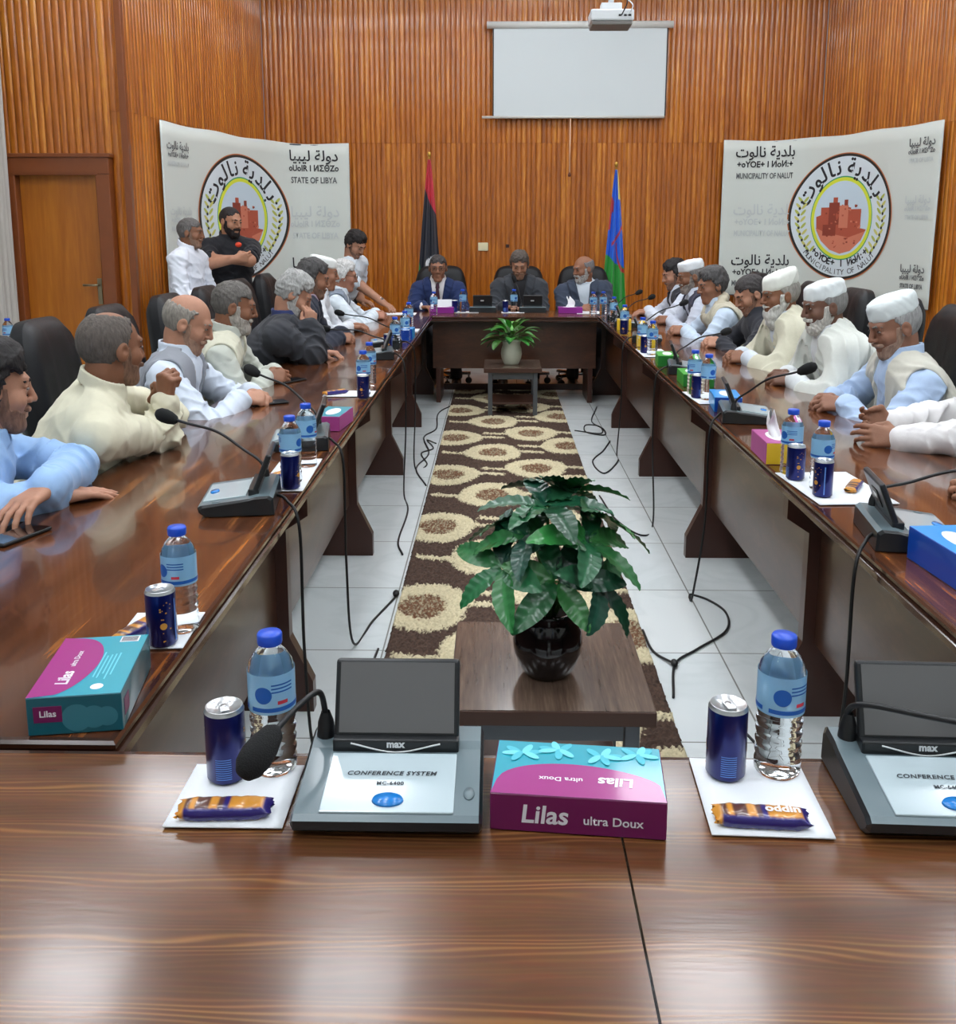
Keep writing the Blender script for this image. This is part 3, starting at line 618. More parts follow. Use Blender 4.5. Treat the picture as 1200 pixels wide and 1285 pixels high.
bL += block('n', .27, 2.15, .62, MIDG, FADED) + block('n', .27, 1.62, .62, FADED, FADED)
banner('white banner with round castle seal in the left corner behind the two standing men', [(-2.70, 7.86), (-2.60, 8.4), (-2.49, 8.9), (-2.37, 9.4), (-2.22, 9.78), (-1.97, 10.02), (-1.52, 10.06)], .80, 2.335, 1.36, 1.58, .585, 1.36, bL)

# ---------------------------------------------------------------- flags
def flag(label, x, y, top, colors_fn, hang, lean):
    t = thing('flag', label, 'flag', (x, y, 0))
    MB().tube([(0, 0, 0.03), (lean, 0, top - 0.03)], 0.011, mat('gold pole', (190, 150, 70), rough=0.3, metal=0.8)).build('pole', t)
    MB().lathe([(0, 0), (0.14, 0), (0.15, 0.012), (0.05, 0.03), (0.02, 0.06), (0, 0.06)], mat('gold pole', (190, 150, 70)), n=28).build('base', t)
    MB().ellipsoid((lean, 0, top - 0.01), (0.02, 0.02, 0.028), mat('gold pole', (190, 150, 70)), n=14).build('finial', t)
    nu, nv = 110, 90; V = []; C = []; z1 = top - 0.06; z0 = z1 - hang
    for i in range(nu):
        f = i / (nu - 1); z = z1 + (z0 - z1) * f
        wl = 0.012 + 0.13 * f ** 0.85; wr = 0.012 + 0.115 * f ** 0.8
        for j in range(nv):
            g = j / (nv - 1); xx = -wl + (wl + wr) * g
            yy = -0.02 - (0.012 + 0.045 * f) * (1 + math.sin(g * 17 + f * 2.2)) * 0.7 - 0.03 * math.sin(g * PI) * f
            V.append((lean * (1 - f * .5) + xx, yy, z + 0.03 * math.sin(g * 9) * f * f)); C.append(colors_fn(f, g))
    fm = attr_mat('satin flag cloth', 'flag', rough=0.55, sheen=0.2)
    o = link('flag_cloth', np_mesh('flag_cloth', V, grid_quads(nu, nv), [fm], color=np.array(C), attr='flag'), t); o.modifiers.new('s', 'SOLIDIFY').thickness = 0.002
def col_l(f, g):
    red = s2l((206, 40, 66)); blk = s2l((30, 34, 48)); gr = s2l((40, 130, 70)); wh = s2l((222, 226, 230))
    if f < .18 + .17 * g: return red
    u = (g - .68) * .26 * (.3 + f); v = (f - .685) * 1.45
    if math.hypot(u, v) < .095 and not math.hypot(u - .034, v - .016) < .07: return wh
    if f > .66 + .6 * g: return gr
    return blk
def col_r(f, g):
    bl = s2l((24, 104, 220)); gr = s2l((44, 160, 60)); rd = s2l((196, 50, 56)); ye = s2l((226, 214, 120))
    if f < .2 and g > .75: return ye
    v = f - .5
    if abs(math.hypot((g - .95) * .62, v + .04) - .22) < .016 and v > -.02: return rd
    if g < .3 and abs(v + .26 - .0) < .035 + .1 * (.3 - g): return rd
    if g < .16 and -.28 < v < -.1: return rd
    if abs(v + .02 + (g - .4) * .16) < .012 and g > .3: return rd
    return gr if f > .56 + .1 * g else bl
flag('red and black flag with white crescent on a gold pole behind the left head chair', -0.665, 9.6, 2.2, col_l, 1.5, 0.0)
flag('blue and green flag with red sign on a pole behind the right head chair', 1.16, 9.6, 2.1, col_r, 1.45, 0.0)

# ---------------------------------------------------------------- chairs
def cushion(size, bulge, n=(15, 15), m=LEATHER, seams=0, bend=0.0, taper=0.0):
    """padded rounded slab: x wide, y thick, z tall; front is -y"""
    w, d, h = size; bm = bmesh.new(); bmesh.ops.create_cube(bm, size=2)
    bmesh.ops.subdivide_edges(bm, edges=bm.edges[:], cuts=13, use_grid_fill=True)
    for v in bm.verts:
        x, y, z = v.co; k = 5.0
        l = (abs(x) ** k + abs(z) ** k) ** (1 / k); l = max(l, 1e-6)
        mx = max(abs(x), abs(z)); sc = mx / l if l > 0 else 1
        x2, z2 = x * sc, z * sc; edge = max(0, 1 - mx ** 6)
        yy = y * (0.35 + 0.65 * edge ** 0.5)
        if seams and y < 0:
            for q in range(1, seams): yy += 0.22 * math.exp(-((x2 - (-1 + 2 * q / seams)) / 0.06) ** 2) * edge
        yy = yy * d / 2 - (bulge * edge if y < 0 else 0) + bend * (x2 * x2)*(-1)
        v.co = (x2 * w / 2 * (1 - taper * max(0, z2)), yy, z2 * h / 2)
    b = MB(); b._merge(bm, Matrix(), m, True); return b
def chair_proto():
    c = thing('office_chair', 'x', 'chair', (0, 0, 0), group=None)
    me = cushion((0.53, 0.13, 0.66), 0.015, seams=5, bend=0.02, taper=0.13).mesh('backrest'); me.transform(Matrix.Translation((0, 0.27, 0.79)) @ Matrix.Rotation(-0.14, 4, 'X')); link('backrest', me, c)
    me = cushion((0.54, 0.12, 0.5), 0.02).mesh('seat'); me.transform(Matrix.Translation((0, 0.0, 0.435)) @ Matrix.Rotation(-PI / 2, 4, 'X')); link('seat', me, c)
    for s in (-1, 1):
        b = MB().tube(spline([(s * 0.29, 0.22, 0.50), (s * 0.31, 0.19, 0.62), (s * 0.31, -0.02, 0.645), (s * 0.31, -0.16, 0.60), (s * 0.28, -0.17, 0.46), (s * 0.22, -0.12, 0.42)], 6), 0.016, BLACK, n=8)
        a = b.build('armrest', c); MB().box((s * 0.31, 0.03, 0.66), (0.06, 0.24, 0.025), BLACK, bevel=0.01).build('arm_pad', a)
    MB().lathe([(0.03, 0.1), (0.03, 0.25), (0.02, 0.25), (0.02, 0.38), (0.1, 0.385), (0.1, 0.39), (0, 0.39)], BLACK, n=18).build('gas_column', c)
    b = MB()
    for k in range(5):
        a = 2 * PI * k / 5; b.box((math.cos(a) * 0.15, math.sin(a) * 0.15, 0.1), (0.3, 0.045, 0.03), CHROME, rot=Euler((0, 0, a)).to_matrix(), bevel=0.006)
    st = b.build('star_base', c)
    for k in range(5):
        a = 2 * PI * k / 5; MB().lathe([(0, -0.02), (0.028, -0.02), (0.032, -0.012), (0.032, 0.012), (0.028, 0.02), (0, 0.02)], BLACK, c=(math.cos(a) * 0.28, math.sin(a) * 0.28, 0.033), rot=Euler((PI / 2, 0, a)).to_matrix(), n=14).tube([(math.cos(a) * 0.28, math.sin(a) * 0.28, 0.05), (math.cos(a) * 0.28, math.sin(a) * 0.28, 0.095)], 0.008, STEEL, n=6).build('caster', st)
    return c
_ch = None
def chair(x, y, deg, label):
    """deg: the way the sitter faces (0 = +x, 90 = +y)"""
    global _ch
    if _ch is None: _ch = chair_proto(); o = _ch
    else: o = copy_tree(_ch)
    o['label'] = label; o['group'] = 'black leather office chairs'
    o.location = (x, y, 0); o.rotation_euler = (0, 0, math.radians(deg + 90)); return o

# ---------------------------------------------------------------- microphones, bottles, cans, tissue boxes, biscuits
GREYP = mat('grey metallic plastic', (98, 114, 120), rough=0.35, coat=0.3); LIDF = mat('dark grey lid face', (108, 108, 108), rough=0.32, metal=0.3)
WPAN = mat('silver white fascia', (176, 192, 198), rough=0.18, coat=0.5); BLUEB = mat('blue button', (20, 120, 200), rough=0.25, coat=0.4); DKB = mat('dark hinge plastic', (34, 36, 38), rough=0.3)
PRINTK = mat('dark panel print', (50, 56, 62), rough=0.6); SILV = mat('silver print', (214, 218, 220), rough=0.4)
FOAM = mat('black foam windscreen', (20, 21, 22), rough=0.95, bump=0.5, bscale=500)
def mic_body(u, detail):
    """user sits on -y"""
    sec = [(-0.095, 0.012), (-0.098, 0.026), (-0.09, 0.031), (0.035, 0.046), (0.05, 0.05), (0.085, 0.052), (0.095, 0.045), (0.097, 0.0), (-0.08, 0.0)]
    bm = bmesh.new(); R = []
    for x, ins in ((-0.118, .006), (-0.114, .0), (0.114, .0), (0.118, .006)):
        R.append([bm.verts.new((x, y + (ins if y < 0 else -ins), max(0.0005, z - (ins if z > .02 else -ins * .3)))) for y, z in sec])
    for A, B in zip(R, R[1:]):
        for k in range(len(sec)): bm.faces.new([A[k], A[(k + 1) % len(sec)], B[(k + 1) % len(sec)], B[k]])
    bm.faces.new(R[0][::-1]); bm.faces.new(R[-1]); bmesh.ops.recalc_face_normals(bm, faces=bm.faces[:])
    b = MB(); b._merge(bm, Matrix(), GREYP, False)
    for f in b.bm.faces:
        c = f.calc_center_median()
        if c.z < 0.024 or c.y > .09 or abs(c.x) > .1145: f.material_index = b.mi(DKB)
    o = b.build('body', u)
    ax = math.atan2(0.015, 0.125); rot = Euler((ax, 0, 0)).to_matrix()
    MB().box((0, -0.0335, 0.0388), (0.166, 0.112, 0.004), WPAN, rot=rot, bevel=0.0015).build('fascia', u)
    MB().lathe([(0, 0.0035), (0.0185, 0.003), (0.02, 0.0), (0, 0)], BLUEB, c=(0, -0.069, 0.0365), rot=rot, sy=0.62, n=28).build('button', u)
    MB().lathe([(0, 0.002), (0.0065, 0.0015), (0.007, 0.0), (0, 0)], GREYP, c=(0.101, -0.052, 0.0358), rot=rot, sy=1.7, n=20).build('side_button', u)
    MB().box((0, 0.042, 0.052), (0.17, 0.028, 0.02), DKB, bevel=0.003).tube(spline([(-0.06, 0.0265, 0.058), (0, 0.0265, 0.0455), (0.06, 0.0265, 0.058)], 6), 0.0012, SILV, n=5).build('hinge', u)
    lr = Euler((math.radians(-22), 0, 0)).to_matrix(); lc = Vector((0, 0.046, 0.056)) + lr @ Vector((0, 0.0, 0.052))
    lid = MB().box(lc, (0.17, 0.014, 0.104), DKB, rot=lr, bevel=0.005, seg=3).box(lc + lr @ Vector((0, -0.0068, 0.001)), (0.156, 0.002, 0.092), LIDF, rot=lr).box(lc + lr @ Vector((0, 0.0078, 0.0)), (0.05, 0.003, 0.045), BLACK, rot=lr, bevel=0.001).build('lid', u)
    MB().box(lc + lr @ Vector((0.004, 0.0094, 0.004)), (0.03, 0.001, 0.012), SILV, rot=lr).build('rating_label', lid)
    if detail:
        mtx = frame((0, -0.020, 0.0433), (1, 0, 0), (0, math.cos(ax), math.sin(ax)))
        place_text('lettering', 'CONFERENCE SYSTEM', 0.0105, PRINTK, mtx, u, shear=0.2, space=1.12, bold=0.0003)
        place_text('lettering', 'MC-6400', 0.0085, PRINTK, frame((0, -0.039, 0.0412), (1, 0, 0), (0, math.cos(ax), math.sin(ax))), u, space=1.1, bold=0.0003)
        place_text('lettering', 'max', 0.0135, SILV, frame((0.0, 0.0272, 0.0565), (1, 0, 0), (0, 0.15, 1)), u, bold=0.0006, space=1.05)
def mic_unit(x, y, deg, neck, label, detail=False):
    """neck: points of the gooseneck in local metres, last = foam tip"""
    u = thing('conference_microphone', label, 'conference microphone', (x, y, TZ + 0.001), math.radians(deg), 'table conference microphone units'); u['label'] = label
    mic_body(u, detail)
    if neck:
        p = spline(neck, 8); n = len(p); g = MB().tube(p[:-3], 0.0042, BLACK, n=8)
        g.lathe([(0.013, 0), (0.011, 0.02), (0.006, 0.035)], BLACK, c=neck[0], n=14); g.build('gooseneck', u)
        a = Vector(p[-9]); c = Vector(p[-1]); d = (c - a).normalized(); q = d.to_track_quat('Z', 'Y').to_matrix(); r = 0.021
        MB().lathe([(0.006, -0.058), (0.014, -0.05), (r * .92, -0.03), (r, -0.012), (r * .9, 0.004), (r * .55, 0.015), (0, 0.019)], FOAM, c=c, rot=q, n=18).build('foam_windscreen', u)
    return u
PET = bpy.data.materials.new('clear bottle plastic'); PET.use_nodes = True
_b = PET.node_tree.nodes['Principled BSDF']; _b.inputs['Base Color'].default_value = (0.93, 0.97, 1, 1); _b.inputs['Roughness'].default_value = 0.03; _b.inputs['Transmission Weight'].default_value = 1.0; _b.inputs['IOR'].default_value = 1.2
BCAP = mat('blue bottle cap', (18, 74, 196), rough=0.35, coat=0.2)
LABM = mat('blue white bottle label', (150, 202, 238), rough=0.3, coat=0.2, trans=0.3); LABB = mat('deep blue label print', (30, 92, 176), rough=0.4); LABR = mat('red label print', (200, 50, 70), rough=0.4)
def label_mesh(r, z0, z1, a0, a1, m, n=24):
    b = MB(); bm = bmesh.new(); A = []; 
    for k in range(n + 1):
        a = a0 + (a1 - a0) * k / n; A.append([bm.verts.new((r * math.cos(a), r * math.sin(a), z)) for z in (z0, z1)])
    for p, q in zip(A, A[1:]): bm.faces.new([p[0], q[0], q[1], p[1]])
    b._merge(bm, Matrix(), m, True); return b
def wrap_text(s, r, z, size, m, a, sx=1.0, shear=0):
    me = text_mesh(s, size, m, sx=sx, shear=shear, bold=0.0003)
    for v in me.vertices:
        q = a + v.co.x / r; v.co = (r * math.cos(q), r * math.sin(q), z + v.co.y)
    return me
def bottle_proto():
    t = thing('water_bottle', 'x', 'bottle', (0, 0, 0))
    prof = [(0, 0.004), (0.018, 0.003), (0.027, 0.0), (0.0305, 0.004), (0.0312, 0.012)]
    for k in range(5):
        z = 0.018 + k * 0.0155; prof += [(0.0312, z), (0.0292, z + 0.0055), (0.0296, z + 0.0075), (0.0312, z + 0.0125)]
    prof += [(0.0312, 0.098), (0.0315, 0.145), (0.029, 0.158), (0.022, 0.17), (0.0155, 0.177), (0.0135, 0.181), (0.0135, 0.197)]
    MB().lathe(prof + [(0, 0.197)], PET, n=36).build('bottle_body', t)
    MB().lathe([(0.0162, 0.0), (0.0168, 0.002), (0.0168, 0.013), (0.0155, 0.0155), (0.0, 0.016)], BCAP, c=(0, 0, 0.183), n=28).build('cap', t)
    L = label_mesh(0.0320, 0.094, 0.149, 0, 2 * PI, LABM, 40).build('paper_label', t)
    b = MB()
    for a0 in (-2.6, 0.6): 
        me = disc(0, 0, 0.012, 0.012, 0, LABB, n=24)
        for v in me.vertices: q = a0 + v.co.x / 0.0324; z = 0.122 + v.co.y; v.co = (0.0324 * math.cos(q), 0.0324 * math.sin(q), z)
        link('label_roundel', me, L)
    label_mesh(0.0324, 0.098, 0.104, -PI, PI * .9, LABB, 40).build('label_band', L)
    for a0 in (-1.75, 1.4):
        link('label_print', wrap_text('AQUA', 0.0325, 0.132, 0.012, LABB, a0), L) if False else None
        label_mesh(0.0325, 0.108, 0.113, a0 - .25, a0 + .2, LABR, 6).build('label_mark', L)
        for zz in (0.135, 0.130, 0.125): label_mesh(0.0325, zz, zz + 0.002, a0 - .5, a0 + .45, LABB, 8).build('label_print', L)
    return t
_bt = None
def bottle(x, y, label, rz=0.0):
    global _bt
    if _bt is None: _bt = bottle_proto(); o = _bt
    else: o = copy_tree(_bt)
    o.location = (x, y, TZ + 0.0045); o.rotation_euler = (0, 0, rz); o['label'] = label; o['group'] = 'small water bottles on the tables'; return o
CANB = mat('metallic navy can', (12, 26, 104), rough=0.28, metal=0.55, coat=0.3); CANS = mat('can aluminium', (206, 208, 210), rough=0.28, metal=0.9); CANG = mat('gold can print', (206, 150, 70), rough=0.4); CANL = mat('light blue can print', (96, 140, 220), rough=.4)
def can_proto():
    t = thing('drink_can', 'x', 'can', (0, 0, 0)); r = 0.0265
    MB().lathe([(0, 0.003), (0.019, 0.0), (0.0215, 0.001), (r, 0.007), (r, 0.112)], CANB, n=36).build('can_body', t)
    e = MB().lathe([(r, 0.112), (0.0245, 0.117), (0.0245, 0.1185), (0.0235, 0.1185), (0.0225, 0.1145), (0.0, 0.1145)], CANS, n=36).build('lid', t)
    MB().box((0, -0.002, 0.1165), (0.012, 0.022, 0.0015), CANS, bevel=0.0006).lathe([(0.0045, 0), (0.0045, 0.003), (0, 0.003)], CANS, c=(0, 0.002, 0.1145), n=12).build('pull_tab', e)
    rnd = random.Random(5); b = MB()
    P = label_mesh(r + 0.0003, 0.012, 0.1, 0.5, 0.62, CANL, 3).build('can_print', t)
    for a0 in (-0.35, 2.6):
        for k in range(14):
            a = a0 + rnd.gauss(0, .2); z = rnd.uniform(0.015, 0.1); s = rnd.uniform(.0008, .0018); label_mesh(r + .0004, z, z + s * 1.6, a, a + s / r * 1.6, CANG, 2).build('star', P)
        me = disc(0, 0, 0.0062, 0.0072, 0, CANG, n=10)
        for v in me.vertices: q = a0 + v.co.x / r; z = .048 + v.co.y; v.co = ((r + .0005) * math.cos(q), (r + .0005) * math.sin(q), z)
        link('emblem', me, P)
    for k in range(10): label_mesh(r + .0003, 0.012 + k * 0.0035, 0.0135 + k * 0.0035, -2.25, -1.45, CANL, 6).build('small_print', P)
    for o in [c for c in COL.objects if c.parent == t]: o.data.transform(Matrix.Diagonal((1, 1, .885, 1)))
    for o in [c for c in COL.objects if c.parent and c.parent.parent == t]: o.data.transform(Matrix.Diagonal((1, 1, .885, 1)))
    return t
_cn = None
def can(x, y, label, rz=0.0):
    global _cn
    if _cn is None: _cn = can_proto(); o = _cn
    else: o = copy_tree(_cn)
    o.location = (x, y, TZ + 0.0045); o.rotation_euler = (0, 0, rz); o['label'] = label; o['group'] = 'navy drink cans on the tables'; return o
def napkin(x, y, w, d, deg, label):
    nx, ny = 8, 8; V = [(w * (i / 7 - .5) , d * (j / 7 - .5), 0.0022) for i in range(nx) for j in range(ny)]
    o = link('paper_napkin', np_mesh('paper_napkin', V, grid_quads(nx, ny)[:, ::-1], [PAPER], smooth=False), None, (x, y, TZ + 0.0005), math.radians(deg)); m = o.modifiers.new('s', 'SOLIDIFY'); m.thickness = 0.002; m.offset = -1
    return tag(o, label, 'napkin', 'white paper napkins under the drinks')
WRP = mat('purple foil wrapper', (52, 36, 120), rough=0.25, coat=0.4); WRO = mat('orange foil wrapper', (214, 140, 46), rough=0.3, coat=0.4); WRC = mat('brown wrapper print', (92, 52, 38), rough=0.3, coat=0.3)
def biscuit(x, y, deg, label, flip=False, detail=True):
    t = thing('wrapped_biscuit', label, 'biscuit', (x, y, TZ + 0.0042), math.radians(deg), 'wrapped biscuits on the tables'); L, w, h = 0.104, 0.034, 0.02
    nu, nv = 34, 18; V = []; C = []
    pu, orr, br = s2l((44, 34, 112)), s2l((208, 142, 52)), s2l((88, 54, 46))
    for i in range(nu):
        f = i / (nu - 1); xx = (f - .5) * L * 1.12; e = min(f, 1 - f); k = min(1, e / .1); flat = k ** .5
        for j in range(nv):
            a = 2 * PI * j / nv; yy = math.copysign(abs(math.cos(a)) ** .6, math.cos(a)) * w / 2 * (1.0 - .16 * math.exp(-((e - .09) / .05) ** 2)); zz = math.copysign(abs(math.sin(a)) ** .6, math.sin(a)) * h / 2 * max(flat, .06)
            wr = .0012 * math.sin(f * 60 + 3 * math.sin(a * 2)) * (1 - .6 * flat)
            V.append((xx + (.003 * math.sin(j * 2.6) if e < .01 else 0), yy + wr, h / 2 * (1 + .35 * (1 - flat) * math.sin(j * .7 + f)) + zz * (1 + .05 * math.sin(f * 33 + j))))
            if e < .07: c = orr if (f < .5) else pu
            elif math.cos(a) < -.55 or (f > .5 and f < .56): c = pu
            elif f >= .56: c = orr
            else: c = br if math.sin(f * 28) > -.55 else orr
            C.append(c)
    a = np.arange(nu * nv).reshape(nu, nv); a = np.c_[a, a[:, :1]]; Q = np.stack([a[:-1, :-1], a[1:, :-1], a[1:, 1:], a[:-1, 1:]], -1).reshape(-1, 4)
    m = attr_mat('printed foil', 'foil', rough=0.28, coat=0.4)
    link('wrapper', np_mesh('wrapper', V, Q, [m], color=np.array(C), attr='foil'), t)
    if detail: place_text('lettering', 'oddin', 0.019, PAPER, frame((0.026, 0.002, h + 0.0012), (1, 0, 0), (0, 1, 0)), t, bold=0.0006)
    return t
def tissue_box(x, y, deg, size, cols, label, tissue=True, texts=None, extra=None):
    """size (long x, y, z); cols: top, long side, end"""
    t = thing('tissue_box', label, 'tissue box', (x, y, TZ + 0.001), math.radians(deg), 'cardboard tissue boxes on the tables'); w, d, h = size
    b = MB().box((0, 0, h / 2), (w, d, h), cols[1], bevel=0.0012, seg=1)
    for f in b.bm.faces:
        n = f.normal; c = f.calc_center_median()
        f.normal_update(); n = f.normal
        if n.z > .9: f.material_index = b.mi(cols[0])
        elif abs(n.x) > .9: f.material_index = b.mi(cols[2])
    b.build('carton', t)
    if tissue:
        s = MB().lathe([(0, 0.001), (w * .3, 0.0008), (w * .31, 0)], TISSUE, c=(0, 0, h), sy=0.4, n=28).build('opening', t)
        if tissue != 'flat':
            n = 22; V = []; Q = []
            for i in range(12):
                f = i / 11
                for j in range(n):
                    a = 2 * PI * j / n; r = (w * .16 * (1 - f) ** .6 + .012 * f) * (1 + .25 * math.sin(a * 3 + f * 5))
                    V.append((r * math.cos(a) + .02 * f * math.sin(f * 4), r * math.sin(a) * .5 + .015 * f, h + 0.001 + f * .075 * (1 + .25 * math.sin(a * 2 + 1))))
            a = np.arange(12 * n).reshape(12, n); a = np.c_[a, a[:, :1]]; Q = np.stack([a[:-1, :-1], a[:-1, 1:], a[1:, 1:], a[1:, :-1]], -1).reshape(-1, 4)
            link('tissue', np_mesh('tissue', V, Q, [TISSUE]), t)
    return t
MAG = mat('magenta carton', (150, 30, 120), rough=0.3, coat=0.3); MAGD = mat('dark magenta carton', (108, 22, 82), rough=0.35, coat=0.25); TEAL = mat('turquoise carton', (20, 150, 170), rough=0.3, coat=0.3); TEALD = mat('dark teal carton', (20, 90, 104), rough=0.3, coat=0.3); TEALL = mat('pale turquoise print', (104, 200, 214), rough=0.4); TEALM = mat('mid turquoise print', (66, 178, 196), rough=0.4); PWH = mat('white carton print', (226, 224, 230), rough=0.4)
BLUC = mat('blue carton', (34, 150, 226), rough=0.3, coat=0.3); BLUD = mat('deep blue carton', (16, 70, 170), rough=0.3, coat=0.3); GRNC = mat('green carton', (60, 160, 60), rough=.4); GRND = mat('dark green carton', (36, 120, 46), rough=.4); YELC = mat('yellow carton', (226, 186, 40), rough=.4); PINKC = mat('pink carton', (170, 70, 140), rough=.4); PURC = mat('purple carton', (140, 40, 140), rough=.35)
def lilas(x, y, deg, label, size=(0.217, 0.125, 0.05), upright=True):
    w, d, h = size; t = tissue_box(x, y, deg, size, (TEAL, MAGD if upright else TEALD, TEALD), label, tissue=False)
    n = 40; top = []; zz = h + 0.0006                       # purple wave printed on the lid
    edge = [(w * (.5 - i / n) * .995, -d * .5 + d * (.12 + .52 * (math.sin(PI * min(1, i / n * 1.02)) ** .35) * (1 - .22 * (1 - i / n)))) for i in range(n + 1)]
    pts = [(-w * .4975, -d * .497, zz), (w * .4975, -d * .497, zz)] + [(a, b, zz) for a, b in edge[1:-1]]
    MB().poly(pts, MAG).build('purple_print', t)
    if upright:
        rnd = random.Random(4); fl = MB()
        for cx, cy in ((-.34, .26), (-.12, .34), (.14, .27), (.36, .33)):
            for k in range(6):
                a = k * PI / 3 + rnd.random(); c = Vector((cx * w + .015 * math.cos(a), cy * d + .010 * math.sin(a), h + .0008 + .0001 * k))
                fl.lathe([(0, 0), (.0125, 0.0)], TEALL if k % 2 else TEALM, c=c, rot=Euler((0, 0, a)).to_matrix(), sy=.42, n=14)
        fl.build('flower_print', t)
    else:
        lines = MB()
        for k in range(5): lines.box((w * (.02 + .04 * (k % 2)), d * (.10 + .045 * k), zz), (w * (.42 - .05 * (k % 3)), .0022, .0004), TEALL)
        lines.build('fine_print', t)
        bc = MB().box((-w * .42, d * .3, zz), (w * .1, d * .22, .0004), PWH)
        for k in range(6): bc.box((-w * (.385 + .014 * k), d * .3, zz + .0004), (.0012, d * .19, .0003), BLACK)
        bc.build('barcode', t); MB().lathe([(0, 0), (d * .07, 0)], PWH, c=(w * .38, d * .2, zz), n=20).build('round_mark', t)
        MB().box((w / 2 + .0004, -d * .28, h * .55), (.0006, d * .3, h * .42), MAGD, bevel=.0002).build('end_print', t)
        place_text('lettering', 'Lilas', .014, PWH, frame((w / 2 + .001, -d * .28, h * .56), (0, 1, 0), (0, 0, 1)), t, bold=.0003)
        eb = MB()
        for q, r in ((.02, .36), (.2, .3), (.34, .26)): eb.lathe([(0, 0), (h * r, 0)], mat('grey blue olive print', (56, 118, 132), rough=.35), c=(w / 2 + .0006 + q * .001, d * q, h * .42), rot=Euler((0, PI / 2, 0)).to_matrix(), n=22)
        eb.build('olive_print', t); MB().box((w * .36, d / 2 + .0004, h * .5), (w * .14, .0006, h * .45), MAGD, bevel=.0002).build('side_print', t)
    fy = -d / 2 - 0.0006
    if upright:
        place_text('lettering', 'Lilas', 0.034, PWH, frame((-w * .19, fy, h * .47), (1, 0, 0), (0, 0, 1)), t, bold=.0007, shear=.1)
        place_text('lettering', 'ultra Doux', 0.0165, PWH, frame((w * .2, fy, h * .4), (1, 0, 0), (0, 0, 1)), t, bold=.0002)
    place_text('lettering', 'Lilas', 0.026, PWH, frame((w * .22, -d * .2, zz + .0005), (-1, 0, 0), (0, -1, 0)), t, bold=.0007, shear=.1)
    place_text('lettering', 'ultra Doux', 0.0125, PWH, frame((-w * .1, -d * .2, zz + .0005), (-1, 0, 0), (0, -1, 0)), t, bold=.0002)
    return t

# near table
GN = [(-0.099, 0.062, 0.05), (-0.101, 0.064, 0.09), (-0.106, 0.052, 0.118), (-0.122, 0.015, 0.121), (-0.142, -0.03, 0.112), (-0.158, -0.062, 0.098), (-0.166, -0.08, 0.09)]
napkin(-0.34, 1.142, 0.150, 0.140, 0, 'white paper napkin at the left of the near table under the first can')
napkin(0.345, 1.153, 0.150, 0.172, -2, 'white paper sheet near the right end of the near table')
mic_unit(-0.134, 1.15, 0, GN, 'grey conference microphone with open lid at the near table beside the turquoise box', True)
mic_unit(0.575, 1.155, -2, [(-0.094, 0.062, 0.05), (-0.096, 0.06, 0.09), (-0.08, 0.035, 0.112), (-0.02, 0.0, 0.117), (0.05, -0.02, 0.112), (0.07, -0.03, 0.10), (0.085, -0.045, 0.088)], 'grey conference microphone cut by the right edge of the near table', True)
bottle(-0.305, 1.207, 'water bottle on the near table beside the left conference microphone', 0.9)
bottle(0.387, 1.213, 'water bottle on the near table beside the right conference microphone', 0.8)
can(-0.364, 1.182, 'navy can on the near table beside the left water bottle', 0.4)
can(0.314, 1.202, 'navy can on the near table beside the right water bottle', 0.2)
biscuit(-0.343, 1.096, 3, 'purple and orange wrapped biscuit in front of the left can', detail=False)
biscuit(0.333, 1.092, -4, 'purple and orange wrapped biscuit in front of the right can')
lilas(0.107, 1.132, -5, 'turquoise and purple tissue box lying in the middle of the near table')
tb = lilas(-0.638, 1.40, 99, 'turquoise and purple tissue box on the near end of the left table', size=(0.21, 0.135, 0.06), upright=False)
tb.rotation_euler.z = math.radians(-81)
# left table
napkin(-0.625, 1.66, 0.13, 0.16, 3, 'white napkin on the left table behind the turquoise tissue box')
bottle(-0.583, 1.665, 'water bottle alone near the front of the left table', 0.3); can(-0.597, 1.600, 'navy can with gold stars on the left table behind the turquoise box', -0.75)
biscuit(-0.655, 1.645, 70, 'wrapped biscuit on the left table napkin behind the turquoise box', detail=False)
def neck_to(ux, uy, deg, hx, hy, hz):
    """gooseneck from a unit to a foam tip given in room coordinates"""
    a = math.radians(-deg); dx, dy = hx - ux, hy - uy; lx = dx * math.cos(a) - dy * math.sin(a); ly = dx * math.sin(a) + dy * math.cos(a); lz = hz - TZ
    s = (0.1 if lx > 0 else -0.1, 0.055, 0.045); q = lambda f, up: (s[0] + (lx - s[0]) * f, s[1] + (ly - s[1]) * f, s[2] + (lz - s[2]) * f + up)
    return [s, (s[0], s[1] - .01, .09), q(.2, .045), q(.45, .05), q(.75, .02), q(.93, 0.004), (lx, ly, lz)]
for (x, y, h_, lab) in ((-0.69, 2.49, (-0.978, 2.72, 0.951), 'first black conference microphone on the left table, nearest the bottle'), (-0.675, 3.22, (-0.922, 3.5, 0.971), 'second black conference microphone on the left table, by the pink box'),
                        (-0.69, 5.45, (-1.04, 5.62, .90), 'conference microphone on the left table beside the man in the black jacket'), (-0.70, 6.02, (-1.056, 6.3, .935), 'conference microphone on the left table beside the man in dark suit')):
    mic_unit(x, y, -82, neck_to(x, y, -82, *h_), lab)
